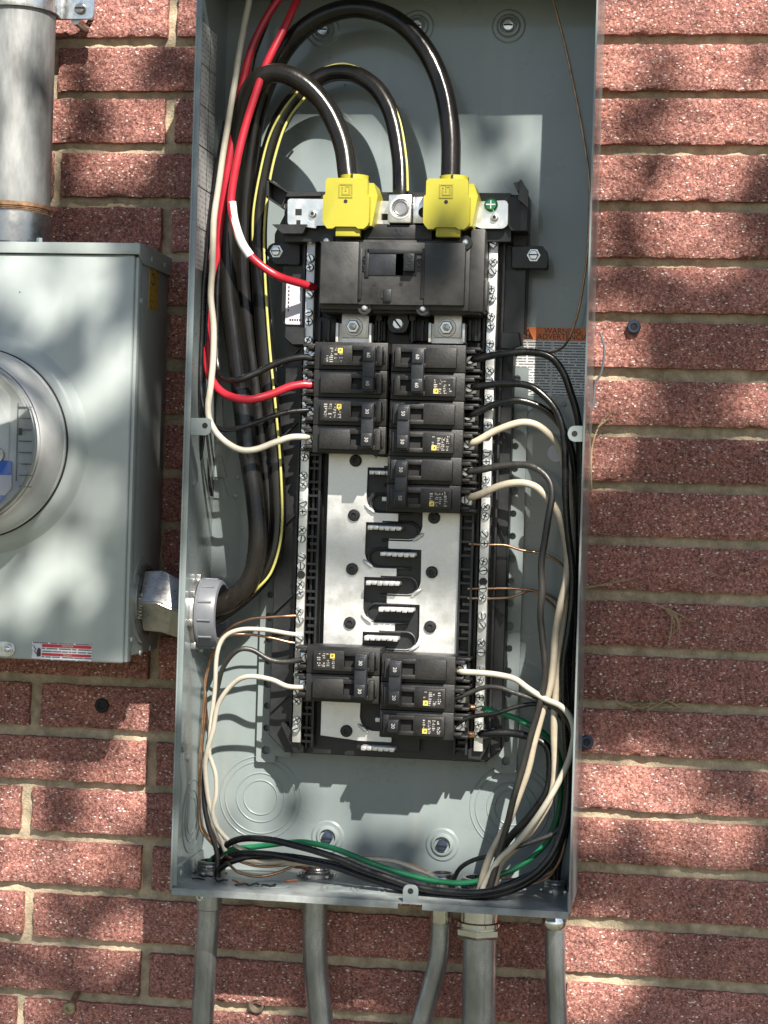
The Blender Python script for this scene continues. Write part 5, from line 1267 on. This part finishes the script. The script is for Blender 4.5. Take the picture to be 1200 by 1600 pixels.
for lb, pts in zip(lbs, ([(988, 930), (1015, 941), (1045, 953), (1060, 962)], [(1042, 951), (1056, 966), (1060, 980), (1050, 992), (1042, 994)], [(1042, 950), (1065, 962), (1092, 974)], [(1052, 956), (1062, 975), (1060, 1008)], [(1040, 952), (1053, 970), (1052, 990)], [(1050, 960), (1048, 990), (1040, 1018), (1032, 1042)])):
    straw(lb, [(x, y, -0.008) for x, y in pts], 1.4)
deb = MB(); random.seed(3)
for k in range(34):
    x = random.gauss(1000, 28); y = random.gauss(1104, 4)
    q = P(x, y, random.uniform(-0.004, 0.006)); dv = Vector((random.uniform(-1, 1), random.uniform(-0.3, 0.3), random.uniform(-0.4, 0.4))) * 0.008
    deb.tube([q - dv, q + Vector((0, -0.002, 0.001)), q + dv], random.uniform(0.0003, 0.0007), 5)
for pts in ([(960, 1082), (966, 1098), (985, 1106)], [(1045, 1092), (1030, 1100), (1012, 1110)], [(1018, 1095), (1012, 1108), (1016, 1118)]):
    deb.tube(path(pts, -0.006), 0.0007, 6)
tag(deb.build('dry_debris', 'straw'), 'clump of dry debris lodged in a mortar joint above the lower blue anchor', 'debris')
hang = MB().tube(path([(938, 520, -0.02), (944, 545), (940, 580), (930, 600), (928, 622), (924, 640)], -0.02), 0.0011, 8).build('cable_tie', 'pvc')
tag(hang, 'thin grey plastic tie curling off the outer panel edge near the warning label', 'tie')

# ------------------------------------------------------------------ the tree whose leaves dapple the wall (behind the camera)
sun_n = Vector((-0.475, 1.0, -0.965))
def to_wall(p):                                    # follow the light to the brick face
    t = -p.y / sun_n.y
    return (p.x + sun_n.x * t, p.z + sun_n.z * t)
def spot(px, py, Y, rx, ry):
    if Y == -.114: rx, ry = max(8, rx - 18), max(8, ry - 18)
    q = P(px, py, Y); x, z = to_wall(q); s = px_m(600, 800, Y)
    return (x, z, rx * s, ry * s)
LIT = [spot(*s) for s in (
    (1080, 120, 0, 170, 190), (1000, 330, 0, 80, 50), (1080, 385, 0, 70, 40), (965, 395, 0, 45, 35), (948, 545, 0, 40, 28), (955, 612, 0, 45, 26), (925, 690, 0, 25, 50), (1198, 630, 0, 22, 26), (1200, 400, 0, 25, 20),
    (985, 1210, 0, 80, 26), (1060, 1295, 0, 32, 24), (1140, 1310, 0, 32, 28), (935, 1480, 0, 52, 40), (905, 1565, 0, 50, 34), (960, 1265, 0, 40, 14),
    (180, 30, 0, 100, 50), (200, 105, 0, 75, 45), (115, 190, 0, 30, 36), (225, 190, 0, 55, 32), (185, 262, 0, 32, 26), (285, 25, 0, 25, 45), (90, 110, 0, 20, 30),
    (210, 1128, 0, 32, 28), (225, 1190, 0, 26, 22), (150, 1258, 0, 85, 26), (40, 1262, 0, 40, 20), (90, 1330, 0, 45, 34), (170, 1345, 0, 35, 30), (20, 1432, 0, 32, 28), (60, 1490, 0, 75, 28), (140, 1500, 0, 30, 32), (375, 1560, 0, 55, 30), (40, 1570, 0, 45, 18), (215, 1455, 0, 22, 16), (10, 1335, 0, 22, 26), (45, 1200, 0, 24, 10),
    (25, 425, -.114, 60, 45), (60, 490, -.114, 42, 45), (148, 455, -.114, 30, 38), (190, 570, -.114, 48, 60), (130, 610, -.114, 45, 40), (135, 715, -.114, 32, 80), (160, 790, -.114, 24, 45), (105, 905, -.114, 52, 62), (5, 960, -.114, 18, 45), (40, 650, -.16, 60, 90), (20, 780, -.16, 60, 40), (110, 380, -.114, 110, 14),
    (40, 90, -.09, 60, 110), (30, 240, -.09, 40, 60), (20, 320, -.09, 40, 20),
    (540, 240, -.06, 190, 130), (560, 420, -.08, 190, 110), (500, 650, -.07, 190, 150), (600, 880, -.06, 170, 160), (400, 800, -.04, 110, 260), (360, 1050, -.03, 100, 200), (370, 1250, -.02, 80, 120), (560, 1120, -.06, 180, 110), (560, 1290, -.01, 210, 70), (700, 1260, -.01, 90, 90), (790, 230, -.01, 75, 62), (720, 330, -.1, 70, 50), (760, 470, -.06, 26, 60), (765, 640, -.07, 30, 60), (690, 620, -.09, 70, 90), (800, 880, -.02, 24, 50), (795, 740, -.02, 24, 30), (800, 1190, -.02, 26, 26), (860, 1230, -.06, 30, 60), (640, 1380, -.1, 200, 26), (395, 330, -.07, 90, 120), (480, 180, -.06, 90, 70), (340, 580, -.08, 40, 110), (840, 560, -.02, 22, 26), (810, 1010, -.02, 18, 60), (850, 730, -.1, 40, 40), (770, 1090, -.07, 60, 40), (870, 1330, -.07, 40, 40))]
DRK = [spot(*s) for s in ((60, 826, -.115, 70, 12), (195, 930, -.115, 30, 70), (30, 1005, -.115, 60, 22), (205, 840, -.115, 22, 40), (30, 890, -.115, 22, 22), (988, 188, 0, 24, 26), (1020, 165, 0, 24, 14), (1010, 262, 0, 30, 20), (1185, 285, 0, 34, 26), (1035, 100, 0, 22, 16), (1190, 395, 0, 45, 30), (1010, 440, 0, 80, 20), (940, 410, 0, 15, 20),
    (115, 120, 0, 26, 22), (140, 190, 0, 22, 26), (262, 100, 0, 18, 40), (105, 440, -.114, 24, 36), (105, 560, -.114, 40, 60), (200, 480, -.114, 30, 20), (60, 560, -.13, 40, 14),
    (80, 1258, 0, 20, 30), (110, 1262, 0, 16, 24), (205, 1320, 0, 26, 22), (110, 1425, 0, 50, 26), (110, 1490, 0, 14, 26), (760, 205, -.01, 34, 20), (808, 285, -.01, 26, 16), (520, 740, -.02, 40, 16), (600, 1330, -.01, 60, 12), (460, 1260, -.01, 22, 24), (680, 420, -.1, 26, 40), (360, 760, -.03, 40, 12))]
def inside(lst, x, z, grow=0.0):
    for cx, cz, rx_, rz_ in lst:
        if ((x - cx) / (rx_ + grow)) ** 2 + ((z - cz) / (rz_ + grow)) ** 2 < 1: return True
    return False
CEN = Vector((0.85, -2.45, 2.35)); RAD = Vector((1.9, 0.65, 1.2))
random.seed(21)
tree = thing('tree', 'leafy tree standing across from the wall and dappling it with shade', 'tree', (2.5, -3.3, -1.45))
tk = MB()
tk.tube(spline([Vector((2.5, -3.3, -1.45)), Vector((2.47, -3.27, -0.4)), Vector((2.36, -3.2, 0.6)), Vector((2.15, -3.1, 1.4)), Vector((1.85, -2.95, 2.2)), Vector((1.6, -2.85, 3.0))], 4), [0.14 - 0.11 * i / 20 for i in range(21)], 12)
for k in range(11):
    a0 = Vector((2.15, -3.1, 1.4)).lerp(Vector((1.65, -2.87, 2.9)), k / 11)
    tip = CEN + Vector((math.cos(k * 2.4) * RAD.x * 0.8, random.uniform(-0.7, 0.1) * RAD.y, math.sin(k * 1.7) * RAD.z * 0.75))
    mid = a0.lerp(tip, 0.5) + Vector((0, -0.1, 0.12))
    if not inside(LIT, *to_wall(mid), 0.01):
        tk.tube(spline([a0, mid, tip], 5), [0.03 - 0.025 * i / 10 for i in range(11)], 7)
tk.build('trunk', 'bark', tree)
vs_ = []; fs_ = []
made = 0; tries = 0
clumps = [CEN + Vector((random.gauss(0, .5) * RAD.x, random.uniform(-1, 1) * RAD.y, random.gauss(0, .5) * RAD.z)) for _ in range(420)]
while made < 42000 and tries < 300000:
    tries += 1
    if random.random() < 0.55:
        p = random.choice(clumps) + Vector((random.gauss(0, .16), random.gauss(0, .16), random.gauss(0, .13)))
    else:
        v = Vector((random.uniform(-1, 1), random.uniform(-1, 1), random.uniform(-1, 1)))
        if v.length > 1: continue
        p = CEN + Vector((v.x * RAD.x, v.y * RAD.y, v.z * RAD.z))
    x, z = to_wall(p)
    if -0.95 < x < 0.35 and -0.8 < z < 0.75:
        if inside(DRK, x, z): pass
        elif inside(LIT, x, z, 0.018) and random.random() < 0.994: continue
    n = Vector((random.gauss(0, 1), random.gauss(0, 1), random.gauss(0.6, 1))).normalized()
    u = n.orthogonal().normalized(); u = Matrix.Rotation(random.uniform(0, 6.28), 3, n) @ u; wv = n.cross(u)
    ln = random.uniform(0.022, 0.036); wd = ln * 0.5
    k = len(vs_); o = p
    vs_ += [o - u * ln, o + wv * wd, o + u * ln, o - wv * wd]
    fs_.append((k, k + 1, k + 2, k + 3)); made += 1
cm = MB(); cm._faces([tuple(v) for v in vs_], fs_)
crown = cm.build('crown', 'leaf', tree, smooth=False)
